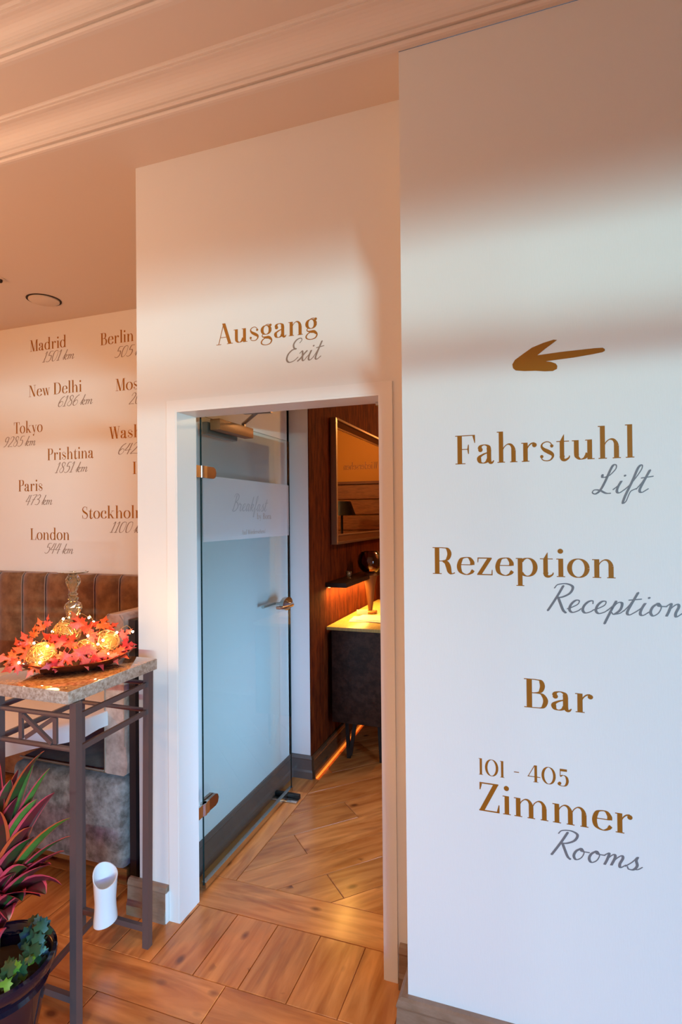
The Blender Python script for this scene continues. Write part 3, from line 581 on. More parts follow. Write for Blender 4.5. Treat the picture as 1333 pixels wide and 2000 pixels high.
word('serif_word', 'by Bora', 'serif', dr, GREYTXT2, 2.53, 1.562, 2.69, .030, 'x', GX1+.0012)
word('small_word', 'Auf Wiedersehen!', 'serif', dr, GREYTXT2, 2.375, 1.488, 2.62, .022, 'x', GX1+.0012)
obj('bottom_rail', MB().box(GX0-.006, GX1+.006, 2.041, 2.93, .008, .034), STEEL, dr)
for z in (1.765, .350):
    b = MB(); b.prism([(2.060, z-.045*.55), (2.115, z-.025), (2.130, z-.018), (2.137, z), (2.130, z+.018), (2.115, z+.025), (2.060, z+.025)], 'x', GX1, GX1+.012)
    b.prism([(2.060, z-.025), (2.115, z-.025), (2.130, z-.018), (2.137, z), (2.130, z+.018), (2.115, z+.025), (2.060, z+.025)], 'x', GX0-.012, GX0)
    h = obj('hinge', b, STEELD, dr); obj('hinge_barrel', MB().tube([(-1.336, 2.030, z-.025), (-1.336, 2.030, z+.025)], .014, 14).box(-1.336, -1.329, 1.978, 2.030, z-.025, z+.025).box(-1.340, -1.326, 2.028, 2.060, z-.025, z+.025), STEEL, h)
c = obj('door_closer', MB().bbox(GX1+.001, GX1+.050, 2.105, 2.41, 1.952, 2.000, .003, 2), mat('bronze_closer', (.28, .12, .045), .4, .3), dr)
obj('closer_clamp', MB().bbox(GX0-.030, GX0-.001, 2.10, 2.36, 1.935, 1.99, .004, 2), mat('closer_silver', (.35, .36, .34), .4, .6), c)
obj('closer_arm', MB().bar((-1.30, 2.33, 2.012), (-1.06, 2.02, 1.999), .016, .006).bar((-1.30, 2.33, 1.99), (-1.30, 2.33, 2.014), .014, .014).bar((-1.12, 2.01, 1.996), (-.99, 2.00, 1.990), .018, .012), STEELD, c)
b = MB(); pr = []
for k in range(17):
    t_ = 2*PI*k/16; pr.append((2.852+.060*(1 if math.cos(t_) > 0 else 1.15)*math.cos(t_), 1.088+.036*math.sin(t_)))
b.prism(pr[:-1], 'x', GX1, GX1+.022, smooth=False); hl = obj('lock_case', b, STEEL, dr)
hx = GX1+.022
obj('lever', MB().tube([(hx-.002, 2.835, 1.088), (hx+.020, 2.835, 1.088), (hx+.038, 2.825, 1.088), (hx+.045, 2.80, 1.088), (hx+.045, 2.72, 1.090), (hx+.044, 2.685, 1.093), (hx+.034, 2.668, 1.094), (hx+.018, 2.664, 1.094)], [.013, .012, .0105, .010, .009, .009, .009, .008], 12), STEEL, hl)
obj('rose', MB().tube([(hx-.001, 2.835, 1.088), (hx+.008, 2.835, 1.088)], .020, 18), STEEL, hl)
obj('lever', MB().tube([(GX0-.002, 2.835, 1.088), (GX0-.04, 2.83, 1.088), (GX0-.045, 2.79, 1.088), (GX0-.045, 2.69, 1.09)], .009, 10), STEEL, hl)
t = thing('door_stop', 'small metal floor stop under the free edge of the glass door', 'door stop', (-1.34, 2.83, 0))
obj('base_bar', MB().bbox(-1.425, -1.262, 2.812, 2.852, 0.0005, .007, .002, 2), STEEL, t)
obj('rubber_pad', MB().bbox(-1.335, -1.265, 2.856, 2.880, .0005, .026, .003, 2).bbox(-1.425, -1.358, 2.856, 2.880, .0005, .026, .003, 2), BLACKP, t)

# ------------------------------------------------------------------ hall: mirror, shelf, cabinet and what stands on them
HX = -1.2995
t = thing('wall_mirror', 'large mirror in a stepped gilt frame on the rust brown hall wall', 'mirror', (HX, 4.1, 1.38))
my0, my1, mz0, mz1 = 3.50, 4.78, 1.385, 2.235
def frame_ring(w0, w1, d0, d1, mi=0):
    b = MB(); A = [(my0+w0, mz0+w0), (my1-w0, mz0+w0), (my1-w0, mz1-w0), (my0+w0, mz1-w0)]; B = [(my0+w1, mz0+w1), (my1-w1, mz0+w1), (my1-w1, mz1-w1), (my0+w1, mz1-w1)]
    vs = [(HX+.0005, y, z) for y, z in A]+[(HX+d0, y, z) for y, z in A]+[(HX+d1, y, z) for y, z in B]+[(HX+.0005, y, z) for y, z in B]
    fs = []
    for k in range(3): fs += [(4*k+i, 4*k+(i+1) % 4, 4*(k+1)+(i+1) % 4, 4*(k+1)+i) for i in range(4)]
    fs += [(12+i, 12+(i+1) % 4, (i+1) % 4, i) for i in range(4)]
    return b.add(vs, fs, mi)
obj('outer_frame', frame_ring(0, .016, .040, .044), FRAMEM, t); obj('inner_frame', frame_ring(.016, .056, .030, .014), FRAMED, t); obj('bead', frame_ring(.056, .066, .022, .020), FRAMEM, t)
obj('mirror_glass', MB().box(HX+.010, HX+.016, my0+.063, my1-.063, mz0+.063, mz1-.063), MIRR, t)
t = thing('wall_shelf', 'dark floating shelf with a warm light strip underneath in the hall', 'shelf', (HX, 3.95, 1.10))
obj('shelf_board', MB().bbox(HX+.0005, -1.155, 3.38, 4.55, 1.115, 1.145, .002, 2), mat('dark_walnut', (.022, .010, .006), .4), t)
obj('light_strip', MB().box(HX+.008, HX+.020, 3.41, 4.52, 1.109, 1.1145), LED, t)
area('shelf_strip_light', (HX+.05, 3.95, 1.106), (HX+.05, 3.95, .9), 1.1, .03, 12, (1.0, .50, .10))
l = bpy.data.objects['shelf_strip_light']; l.rotation_euler = Euler((0, 0, PI/2))
t = thing('sideboard', 'dark embossed sideboard with oak top on short legs in the hall', 'sideboard', (-1.08, 4.0, 0))
obj('body', MB().bbox(-1.268, -.86, 3.40, 4.62, .245, .838, .004, 2), CABW, t)
obj('top_board', MB().bbox(-1.298, -.85, 3.39, 4.63, .8385, .860, .003, 2), CABT, t)
for y in (3.50, 4.52):
    for x in (-1.17, -.95):
        obj('leg', MB().bar((x-.03, y, .244), (x-.005, y-.04, .0), .022, .022).bar((x+.03, y, .244), (x+.005, y-.04, .02), .022, .022), BLACKP, t)
o = tag(obj('door_panel', MB().box(-.8595, -.856, 3.45, 3.98, .27, .81), CABW, t), '', ''); del o['label'], o['category']
obj('door_panel', MB().box(-.8595, -.856, 4.0, 4.57, .27, .81), CABW, t)
for i in range(3):
    a_ = math.radians((8, -10, 4)[i]); cx, cy = (-1.085, 3.70) if i < 2 else (-1.075, 3.72)
    b = MB().box(-.14, .14, -.10, .10, 0, .0035); o = tag(obj('brochure', b, PAPER), ('white brochure at the bottom of the stack on the sideboard', 'white brochure in the middle of the stack on the sideboard', 'white brochure on top of the stack on the sideboard')[i], 'brochure', 'brochures on the sideboard')
    o.location = (cx+.02*i, cy, .8605+.004*i); o.rotation_euler.z = a_
o = tag(obj('note_card', MB().prism([(-.003, 0), (.003, 0), (.013, .040), (.009, .040)], 'y', -.04, .04), PAPER), 'small upright cream card behind the brochures on the sideboard', 'card'); o.location = (-1.20, 3.86, .8605); o.rotation_euler.z = math.radians(-70)
t = thing('tealight_holder', 'small glass tealight holder standing on the floating shelf', 'candle holder', (-1.225, 3.64, 1.1455))
obj('glass_cup', MB().lathe([(.012, 0), (.016, .002), (.008, .012), (.018, .022), (.022, .042), (.020, .050), (.017, .042), (.012, .024), (0, .022)], (-1.225, 3.64, 1.1455), 18), CRYST, t); obj('candle', MB().lathe([(.011, .024), (.012, .036), (0, .037)], (-1.225, 3.64, 1.1455), 12), PAPER, t)
gx, gy = -1.165, 3.95
t = thing('glass_lantern', 'big amber glass bowl on a tapered stand with gold ring on the sideboard', 'lantern', (gx, gy, .8605))
obj('ring_base', MB().tube([(gx+.04*math.cos(2*PI*k/20), gy+.04*math.sin(2*PI*k/20), .873) for k in range(21)], .011, 8, caps=False), GOLDCORE, t)
obj('stand', MB().lathe([(.030, .0), (.014, .02), (.020, .06), (.036, .20), (.050, .27), (.054, .28), (.040, .295), (0, .296)], (gx, gy, .8610), 20), mat('carved_wood', (.16, .06, .02), .5), t)
obj('glass_bowl', MB().lathe([(r_, z_+.080) for r_, z_ in [(.020, .217), (.056, .225), (.084, .26), (.094, .300), (.085, .345), (.064, .372), (.061, .370), (.081, .342), (.090, .300), (.080, .263), (.052, .230), (0, .223)]], (gx, gy, .8610), 28), AMBERG, t)
obj('candle', MB().lathe([(.022, .304), (.022, .34), (0, .342)], (gx, gy, .8610), 14), mat('wax', (.8, .45, .2), .5), t)
# end wall seen in the mirror
t = thing('wall_panelling', 'brown slatted panelling on the hall end wall, seen in the mirror', 'panelling', (-.4, 6.99, .2))
for k in range(9): obj('slat', MB().bbox(-1.28, .74, 6.965, 6.999, (.20+.20*k), (.385+.20*k), .004, 1), OAK, t)
obj('cap_rail', MB().box(-1.29, .74, 6.95, 6.999, 1.995, 2.03), FRAMED, t)
t = thing('table_lamp', 'lamp with a black tapered shade at the hall end, seen in the mirror', 'lamp', (-.33, 6.4, 0))
obj('shade', MB().lathe([(.17, 1.585), (.11, 1.755), (.108, 1.755), (.168, 1.585)], (-.33, 6.4, 0), 24), BLACKP, t); obj('stem', MB().lathe([(.13, 0), (.13, .02), (.015, .04), (.015, 1.66), (0, 1.66)], (-.33, 6.4, 0), 16), BLACKP, t)
t = sign('small brown word on the hall end wall, seen mirrored', (-.4, 7, 2.2)); word('serif_word', 'Wiedersehen', 'serif', t, FRAMED, -.62, 2.19, -.15, .09, d=7.0)

# ------------------------------------------------------------------ console table
t = thing('console_table', 'tall steel console table with a polished granite top', 'console table', (-1.49, 1.53, 0))
b = MB().bbox(-1.695, -1.340, 1.320, 1.738, 1.010, 1.050, .003, 2)
b.m = []; 
for f in b.f:
    zs = [b.v[i][2] for i in f]; b.m.append(0 if min(zs) > 1.0485 else 1)
obj('granite_top', b, [GRAN, GRANE], t)
LG = {'fr': [(-1.345, 1.349), (-1.340, 1.349)], 'br': [(-1.369, 1.708), (-1.357, 1.708)], 'fl': [(-1.659, 1.349), (-1.659, 1.349)], 'bl': [(-1.676, 1.708), (-1.676, 1.708)]}
for k, (bo, to) in LG.items():
    hw = .0125
    vs = [(bo[0]+sx*hw, bo[1]+sy*hw, .0) for sx, sy in ((-1,-1),(1,-1),(1,1),(-1,1))]+[(to[0]+sx*hw, to[1]+sy*hw, 1.0095) for sx, sy in ((-1,-1),(1,-1),(1,1),(-1,1))]
    obj('leg', MB().add(vs, [(0,3,2,1),(4,5,6,7),(0,1,5,4),(1,2,6,5),(2,3,7,6),(3,0,4,7)]), IRON, t)
for z in (.965, .865):
    obj('front_rail', MB().tube([(-1.647, 1.349, z-.003), (-1.353, 1.349, z-.001)], .0085, 8), IRON, t)
    obj('back_rail', MB().tube([(-1.664, 1.708, z), (-1.370, 1.708, z)], .0085, 8), IRON, t)
    obj('side_rail', MB().bar((-1.342, 1.361, z-.002), (-1.358, 1.696, z-.002), .010, .017), IRON, t)
    obj('side_rail', MB().bar((-1.659, 1.361, z), (-1.675, 1.696, z), .010, .017), IRON, t)
for x in (-1.562, -1.421): obj('upright', MB().bar((x, 1.349, .873), (x, 1.349, .955), .015, .008), IRON, t)
obj('cross_bar', MB().bar((-1.549, 1.346, .950), (-1.431, 1.346, .874), .013, .010, upv=(0, 1, 0)), IRON, t)
obj('cross_bar', MB().bar((-1.549, 1.353, .876), (-1.431, 1.353, .950), .013, .006, upv=(0, 1, 0)), IRON, t)
obj('stretcher', MB().bar((-1.647, 1.349, .105), (-1.356, 1.349, .105), .016, .020), IRON, t)
obj('stretcher', MB().bar((-1.664, 1.708, .066), (-1.382, 1.708, .066), .016, .020), IRON, t)
obj('stretcher', MB().bar((-1.515, 1.358, .100), (-1.590, 1.700, .070), .014, .016), IRON, t)

# white tube vase with slanted mouth on the lower stretchers
vx, vy, vz = -1.520, 1.665, .082
b = MB(); n = 36; rings = []
prof = [(.042, 0), (.0415, .02), (.0385, .06), (.037, .11), (.039, .15), (.043, .24)]
def top_h(a): return .175+.026*math.cos(a-math.radians(140))+.004*math.cos(2*a)
vs = []
for r_, z_ in prof:
    for k in range(n):
        a = 2*PI*k/n; s_ = z_/.24; vs.append((vx+r_*math.cos(a), vy+r_*math.sin(a), vz+s_*top_h(a)+(1-s_)*.008*(1-math.cos(a-math.radians(230)))))
for r_, z_ in reversed(prof):
    for k in range(n):
        a = 2*PI*k/n; s_ = z_/.24; vs.append((vx+(r_-.003)*math.cos(a), vy+(r_-.003)*math.sin(a), vz+s_*top_h(a)+(1-s_)*.012))
m_ = len(prof)*2
b.add(vs, [(i*n+k, i*n+(k+1) % n, (i+1)*n+(k+1) % n, (i+1)*n+k) for i in range(m_-1) for k in range(n)]+[tuple(range(n-1, -1, -1)), tuple(range((m_-1)*n, m_*n))], 0, True)
tag(obj('tube_vase', b, WHITEP), 'white waisted tube with a slanted mouth on the lower bars of the console', 'vase')

# ------------------------------------------------------------------ bowl arrangement
BX, BY, BA = -1.530, 1.545, math.radians(52)
def bl(u, v, z=0): return (BX+u*math.cos(BA)-v*math.sin(BA), BY+u*math.sin(BA)+v*math.cos(BA), 1.0505+z)
def bowl_r(f, z):     # oval ring, ends lifted
    return [(*bl(.195*f*math.cos(a), .125*f*math.sin(a))[:2], 1.0505+z*(1+.55*abs(math.cos(a))**3)) for a in [2*PI*k/48 for k in range(48)]]
prof = [(.45, .0), (.50, .0), (.72, .008), (.90, .022), (1.0, .036), (.985, .037), (.88, .026), (.70, .013), (.45, .005)]
vs = [p for f, z in prof for p in bowl_r(f, z)]; n = 48
b = MB().add(vs, [(i*n+k, i*n+(k+1) % n, (i+1)*n+(k+1) % n, (i+1)*n+k) for i in range(len(prof)-1) for k in range(n)]+[tuple(range(n-1, -1, -1)), tuple(range((len(prof)-1)*n, len(prof)*n))], 0, True)
tag(obj('oval_bowl', b, COPPER), 'shallow oval dark copper bowl on the granite console top', 'bowl')
def wire_ball(name, c, r, label, rings=26):
    b = MB().sphere(c, r*.90, 20, 12, 1)
    for i in range(rings):
        ax = Vector((random.gauss(0, 1), random.gauss(0, 1), random.gauss(0, 1))).normalized(); x = ax.orthogonal().normalized(); y = ax.cross(x); off = random.uniform(-.5, .5); rr = r*math.sqrt(1-off*off)
        b.tube([Vector(c)+ax*off*r+(x*math.cos(2*PI*k/20)+y*math.sin(2*PI*k/20))*rr*(1+.03*random.random()) for k in range(21)], .0011, 4, caps=False)
    return tag(obj(name, b, [GOLDW, GOLDCORE], recalc=False), label, 'ball', 'gold wire balls in the bowl')
balls = [(bl(-.110, -.035, .062), .046, 'gold wire ball at the left front of the bowl'), (bl(-.028, .030, .118), .046, 'gold wire ball at the top of the heap below the candlestick'),
         (bl(.022, -.030, .064), .036, 'gold wire ball in the middle right of the bowl'), (bl(.098, .000, .074), .044, 'gold wire ball at the right end of the bowl'), (bl(.055, .035, .060), .034, 'gold wire ball half buried under leaves at the back of the bowl')]
for c, r_, lb in balls: wire_ball('wire_ball', c, r_, lb)
# candlestick
cx, cy, _ = bl(-.008, .018); cz = 1.056
t = thing('candlestick', 'faceted crystal candlestick rising out of the leaf heap', 'candlestick', (cx, cy, cz))
def pl(prof, name, m_, nn=14, tw=0, sm=False): obj(name, MB().lathe(prof, (cx, cy, cz), nn, smooth=sm, tw=tw), m_, t)
pl([(.034, 0), (.036, .004), (.020, .014), (.010, .05), (.012, .12), (.014, .150)], 'foot', CRYST)
pl([(.014, .151), (.021, .170), (.029, .196), (.030, .206), (.026, .217), (.013, .226)], 'lower_bulb', CRYST, 14, .5)
pl([(.013, .227), (.018, .231), (.019, .236), (.014, .241), (.010, .243), (.0165, .247), (.017, .251), (.011, .256)], 'ring', CRYST)
pl([(.010, .257), (.017, .270), (.025, .290), (.025, .302), (.018, .315), (.014, .318)], 'upper_bulb', CRYST, 14, .5)
pl([(.014, .319), (.030, .323), (.050, .326), (.051, .329), (.028, .328), (.013, .3285), (.011, .324), (0, .324)], 'drip_dish', CRYST, 24)
# maple leaves
MAPLE = [mat('leaf_red', (.62, .025, .02), .45, mottle=((.80, .10, .02), 18, .4, .6)), mat('leaf_orange', (.82, .16, .02), .45, mottle=((.70, .05, .02), 20, .4, .6)), mat('leaf_pink', (.78, .05, .07), .45, mottle=((.85, .16, .06), 22, .42, .6)), mat('leaf_crimson', (.36, .01, .02), .45, mottle=((.62, .03, .03), 22, .4, .6))]
OUT = [(0, -.35), (.05, -.30), (.30, -.38), (.26, -.24), (.52, -.20), (.42, -.04), (.66, .16), (.44, .16), (.40, .30), (.22, .18), (.20, .42), (.30, .50), (.14, .62), (0, 1.0)]
OUT = OUT+[(-x, y) for x, y in reversed(OUT[1:-1])]
def maple_mesh(curl):
    b = MB(); pts = [(0, .05)]+OUT; vs = []
    mids = [((x)*.5, .05+(y-.05)*.5) for x, y in OUT]
    for x, y in [(0, .05)]+mids+OUT: vs.append((x, y, -curl*(x*x+.6*(y-.1)**2)+.05*math.sin(7*x)))
    n = len(OUT); fs = [(0, 1+i, 1+(i+1) % n) for i in range(n)]+[(1+i, 1+n+i, 1+n+(i+1) % n, 1+(i+1) % n) for i in range(n)]
    k = len(vs); vs += [(-.012, -.02, 0), (.012, -.02, 0), (.012, -.65, -.1), (-.012, -.65, -.1)]; fs.append((k, k+1, k+2, k+3))
    b.add(vs, fs, 0, True); return b
protos = []
for mi in range(4):
    for cu in (.25, .6):
        b = maple_mesh(cu); me = bpy.data.meshes.new('maple_leaf'); me.from_pydata(b.v, [], b.f); me.materials.append(MAPLE[mi]); me.polygons.foreach_set('use_smooth', b.sm); protos.append((mi, me))
R_ = math.radians
CN = ['bright red', 'orange', 'pink', 'dark crimson']
def leaf_label(u, v, z, mi):
    side = 'far left' if u < -.15 else 'left' if u < -.07 else 'middle' if u < .05 else 'right' if u < .13 else 'far right'
    dep = 'front' if v < -.05 else 'back' if v > .02 else 'centre'
    h = 'low' if z < .062 else 'halfway up' if z < .1 else 'high'
    return f'{CN[mi]} leaf {h} in the heap, {side} {dep} of the bowl'
def leaf(u, v, z, size, tip, tilt, turn, mi, label=None):
    """tip: direction of the leaf tip seen from the room, 0 = up, 90 = left; tilt > 0 leans back; turn about the vertical"""
    cs = [m for i, m in protos if i == mi]; o = bpy.data.objects.new('maple_leaf', random.choice(cs)); S.collection.objects.link(o)
    n = Vector((math.cos(R_(-45+turn))*math.cos(R_(tilt)), math.sin(R_(-45+turn))*math.cos(R_(tilt)), math.sin(R_(tilt))))
    x = Vector((0, 0, 1)).cross(n).normalized(); y = n.cross(x); c, s_ = math.cos(R_(tip)), math.sin(R_(tip))
    X = x*c+y*s_; Y = y*c-x*s_
    m = Matrix((X, Y, n)).transposed().to_4x4(); o.rotation_euler = m.to_euler(); o.location = bl(u, v, z); o.scale = (size,)*3
    tag(o, label or leaf_label(u, v, z, mi), 'leaf', 'maple leaves in the oval bowl'); return o
L_ = [(-.200,-.02,.062,.052,70,25,10,1,'orange leaf at the far left end of the bowl, overhanging its rim'), (-.175,.03,.085,.044,30,15,-30,0), (-.150,.03,.102,.044,15,20,20,0), (-.130,.045,.125,.036,0,10,-40,1), (-.155,-.01,.075,.05,60,30,0,1),
      (-.105,.05,.145,.036,10,15,30,1,'orange leaf tip standing highest at the left back of the heap'), (-.088,.04,.158,.034,0,5,-50,2,'small pink leaf standing upright left of the candlestick'), (-.185,-.045,.045,.048,110,20,0,0),
      (.000,-.118,.072,.064,200,8,0,2,'big pink leaf hanging over the front rim of the bowl'), (-.050,-.105,.062,.054,150,15,-15,0), (-.078,-.105,.048,.044,100,25,20,3), (.030,-.100,.080,.046,140,30,10,2),
      (-.060,-.055,.108,.052,50,40,-20,3), (-.030,-.060,.102,.050,-40,35,20,0), (-.085,-.060,.092,.034,60,30,0,1), (.005,-.012,.158,.052,20,25,10,0,'bright red leaf leaning on the candlestick at the top of the heap'),
      (.030,-.020,.138,.052,-60,35,0,0,'bright red leaf just right of the candlestick'), (.048,-.035,.108,.044,-120,40,10,2), (.088,.030,.135,.056,-20,55,0,1,'orange leaf lying on the right ball'), (.115,.035,.122,.044,-70,35,20,0),
      (.160,.010,.092,.040,-60,15,10,2), (.165,-.015,.062,.046,-100,30,30,3), (.055,-.095,.048,.050,-160,25,0,3), (.085,-.080,.050,.048,150,30,10,0), (.125,-.060,.048,.050,-120,45,-20,0,'bright red leaf lying flat inside the right front rim of the bowl'), (.150,-.040,.050,.046,-80,50,0,3),
      (.105,-.085,.040,.034,-150,25,0,2), (-.135,-.085,.040,.040,140,30,0,1), (-.015,.070,.120,.040,30,30,20,1), (.130,.060,.075,.048,-50,30,0,0), (-.07,.085,.085,.05,40,20,0,0)]
for a in L_: leaf(*a)
# fairy lights
t = thing('fairy_light_string', 'string of tiny warm lights wound through leaves and balls', 'string light', bl(0, 0, .1))
bulbs = [(-.178,-.055,.055),(-.13,.02,.098),(-.115,-.01,.095),(-.095,-.055,.098),(-.12,-.082,.052),(-.07,.055,.125),(-.035,.06,.165),(.045,.03,.165),(.06,.03,.148),(.03,-.045,.115),(.075,-.07,.098),(.06,-.06,.085),(.13,-.02,.110),(.19,.005,.102),(-.165,-.03,.04),(.09,-.075,.05)]
bulbs = [bulbs[i] for i in (0, 14, 1, 2, 3, 4, 5, 6, 7, 8, 9, 10, 11, 15, 12, 13)]
pw = [bl(*q) for q in bulbs]; pts = []
for i in range(len(pw)-1):
    a, c = Vector(pw[i]), Vector(pw[i+1]); m_ = (a+c)/2+Vector((random.uniform(-.01, .01), random.uniform(-.01, .01), random.uniform(.005, .025)))
    pts += [a, a.lerp(m_, .55)+Vector((0, 0, .004)), m_, m_.lerp(c, .5)+Vector((0, 0, .004))]
pts.append(Vector(pw[-1])); obj('wire', MB().tube(pts, .0008, 5), GOLDW, t)
for q in pw: obj('bulb', MB().sphere(q, .0042, 10, 6), BULB, t)
point('fairy_glow_left', bl(-.10, -.10, .12), 1.0, (1.0, .55, .2), .03); point('fairy_glow_right', bl(.10, -.11, .12), 1.0, (1.0, .55, .2), .03)

# ------------------------------------------------------------------ banquette benches
t = thing('banquette', 'long brown velvet wall bench with channelled back in the niche', 'bench', (-3.2, 2.9, 0))
xs = [-5.30+.2245*i for i in range(8)]+[-3.496, -3.280, -3.062, -2.845, -2.637, -2.415, -2.19, -1.965, -1.74]
for a, c in zip(xs[:-1], xs[1:]):
    b = MB(); m_ = 12; zz = [.44, .50, .8, 1.10, 1.165, 1.19, 1.195]; yy = [0, .0, 0, 0, .008, .03, .06]
    vs = []
    for z_, yo in zip(zz, yy):
        for k in range(m_+1):
            u = k/m_; bulge = .030*(1-abs(2*u-1)**3.0); vs.append((a+.002+(c-a-.004)*u, 3.035-bulge+yo*.8, z_-(0.004 if z_ > 1.18 and (u < .05 or u > .95) else 0)))
    for k in range(m_+1): u = k/m_; vs.append((a+.002+(c-a-.004)*u, 3.088, 1.193))
    n = m_+1; b.add(vs, [(i*n+k, i*n+k+1, (i+1)*n+k+1, (i+1)*n+k) for i in range(len(zz)) for k in range(m_)], 0, True)
    obj('back_channel', b, VELB, t, recalc=False)
    obj('piping', MB().tube([(c, 3.028, .46), (c, 3.026, 1.10), (c, 3.032, 1.165), (c, 3.055, 1.192)], .0035, 6), PIPING, t)
obj('back_board', MB().box(-5.3, -1.74, 3.055, 3.089, .05, 1.18), VELB, t)
obj('seat', MB().bbox(-5.3, -1.79, 2.50, 3.02, .05, .45, .03, 4), VELB, t)
t = thing('corner_bench', 'grey and taupe velvet bench end with tall side back beside the doorway wall', 'bench', (-1.95, 2.2, 0))
b = MB().bbox(-2.300, -1.665, 1.930, 2.495, .075, .458, .035, 5)
obj('seat_block', b, VELG, t)
obj('seat_top', MB().bbox(-2.285, -1.78, 1.975, 2.48, .440, .470, .014, 3), VELB, t, 'browner seat top')
obj('seat_seam', MB().tube([(-2.285, 1.968, .470), (-2.1, 1.966, .471), (-1.8, 1.966, .471)], .004, 6), PIPING, t)
# tall side back: rounded slab, front end pale
b = MB(); prof = []
pts = [(-1.775, .478), (-1.775, 1.12), (-1.768, 1.145), (-1.750, 1.160), (-1.685, 1.160), (-1.672, 1.150), (-1.668, 1.13), (-1.664, .60), (-1.655, .53), (-1.660, .485), (-1.675, .474), (-1.76, .474)]
b.prism(pts, 'y', 1.945, 2.49, 0, True)
obj('side_back', b, VELP, t)
obj('side_panel', MB().box(-1.652, -1.620, 1.955, 2.49, .02, 1.138), DARK, t, 'outer side with shade put into its colour')  # shade on the bench's outer side, put into a near-black colour
obj('piping', MB().tube([(-1.772, 1.944, .49), (-1.772, 1.944, 1.125), (-1.762, 1.944, 1.15), (-1.748, 1.944, 1.160)], .003, 6), PIPING, t)
obj('piping', MB().tube([(-1.668, 1.944, .60), (-1.669, 1.944, 1.13), (-1.69, 1.944, 1.158)], .003, 6), PIPING, t)
obj('plinth_strip', MB().box(-2.27, -1.70, 1.965, 2.45, .045, .0745), OAK, t)
for x, y in ((-1.70, 1.985), (-2.24, 1.985), (-1.70, 2.44), (-2.24, 2.44)):
    obj('foot', MB().add([(x-.02,y-.02,0),(x+.02,y-.02,0),(x+.02,y+.02,0),(x-.02,y+.02,0),(x-.03,y-.03,.0745),(x+.03,y-.03,.0745),(x+.03,y+.03,.0745),(x-.03,y+.03,.0745)], [(0,3,2,1),(4,5,6,7),(0,1,5,4),(1,2,6,5),(2,3,7,6),(3,0,4,7)]), OAK, t)

# round dining table with cloth
tx, ty, tr = -2.36, 1.98, .60
t = thing('dining_table', 'round dining table on a dark pedestal in front of the bench', 'dining table', (tx, ty, 0))
obj('tabletop', MB().lathe([(tr-.012, .72), (tr-.004, .725), (tr-.004, .742), (0, .743)], (tx, ty, 0), 48), DARK, t)
obj('pedestal', MB().bbox(-2.76, -2.33, 1.46, 1.885, 0, .022, .008, 2).tube([(-2.42, 1.80, .02), (-2.42, 1.80, .719)], .045, 20), DARK, t)
b = MB(); n = 96; vs = []
rows_ = [(.0, .745, 0), (.5, .745, 0), (.97, .745, 0), (1.0, .742, 0), (1.01, .73, .2), (1.02, .68, .6), (1.03, .62, 1.0)]
for f, z, wv in rows_:
    for k in range(n):
        a = 2*PI*k/n; hem = .50+1.1*max(0, math.cos(a-R_(215))); zz = z if wv == 0 else .742-(.742-z)*hem
        rr = tr*f*(1+wv*.028*math.sin(a*13+.6*math.sin(3*a))) if f > 0 else 0; vs.append((tx+rr*math.cos(a), ty+rr*math.sin(a), zz))
b.add(vs, [(i*n+k, i*n+(k+1) % n, (i+1)*n+(k+1) % n, (i+1)*n+k) for i in range(1, len(rows_)-1) for k in range(n)]+[tuple(n+k for k in range(n))], 0, True)
tag(obj('tablecloth', b, CLOTH, recalc=False), 'white cloth draped over the round dining table', 'tablecloth')

# ------------------------------------------------------------------ ceiling fittings
t = thing('ceiling_vent', 'flat round white vent in the niche ceiling', 'vent', (-2.98, 2.755, H1-.001))
obj('ring', MB().lathe([(.103, 0), (.103, -.003), (.098, -.005), (.094, -.003), (.094, 0)], (-2.98, 2.755, H1-.0005), 40), SHADOWG, t)
obj('disc', MB().lathe([(.091, 0), (.091, -.008), (.086, -.011), (0, -.012)], (-2.98, 2.755, H1-.0005), 40), VENT, t)
t = thing('ceiling_sprinkler', 'tiny dark ceiling sprinkler at the left edge of the niche ceiling', 'sprinkler', (-2.955, 2.424, H1-.001))  # small sprinkler head in the niche ceiling
obj('base', MB().lathe([(.026, 0), (.026, -.004), (.018, -.006), (0, -.006)], (-2.955, 2.424, H1-.0005), 20), VENT, t); obj('tip', MB().lathe([(.012, -.0065), (.012, -.018), (.006, -.024), (0, -.024)], (-2.955, 2.424, H1-.0005), 14), SHADOWG, t)

# ------------------------------------------------------------------ potted plant
PX, PY = -1.446, 1.158
t = thing('potted_cordyline', 'pink edged cordyline with ivy in a glossy navy pot at the lower left', 'potted plant', (PX, PY, 0))
obj('pot', MB().lathe([(.085, 0), (.090, .006), (.104, .10), (.122, .19), (.132, .235), (.140, .262), (.134, .272), (.138, .282), (.152, .300), (.160, .318), (.158, .330), (.150, .334), (.142, .328), (.130, .300), (.126, .27), (0, .265)], (PX, PY, .012), 48), NAVY, t)
obj('saucer', MB().lathe([(.10, 0), (.118, .004), (.124, .011), (.10, .0115), (0, .0115)], (PX, PY, 0), 32), NAVY, t)
obj('soil', MB().lathe([(.126, .278), (.08, .290), (0, .296)], (PX, PY, .012), 24), SOIL, t)
obj('stem', MB().tube([(PX, PY, .29), (PX+.01, PY, .45), (PX+.005, PY+.01, .62), (PX-.01, PY+.01, .74)], [.012, .011, .010, .006], 8), mat('stem_green', (.10, .09, .03), .6), t)
EDGE = mat('leaf_pink_edge', (.72, .07, .10), .35, spec=.6); EDGEO = mat('leaf_orange_edge', (.68, .10, .03), .35, spec=.6)
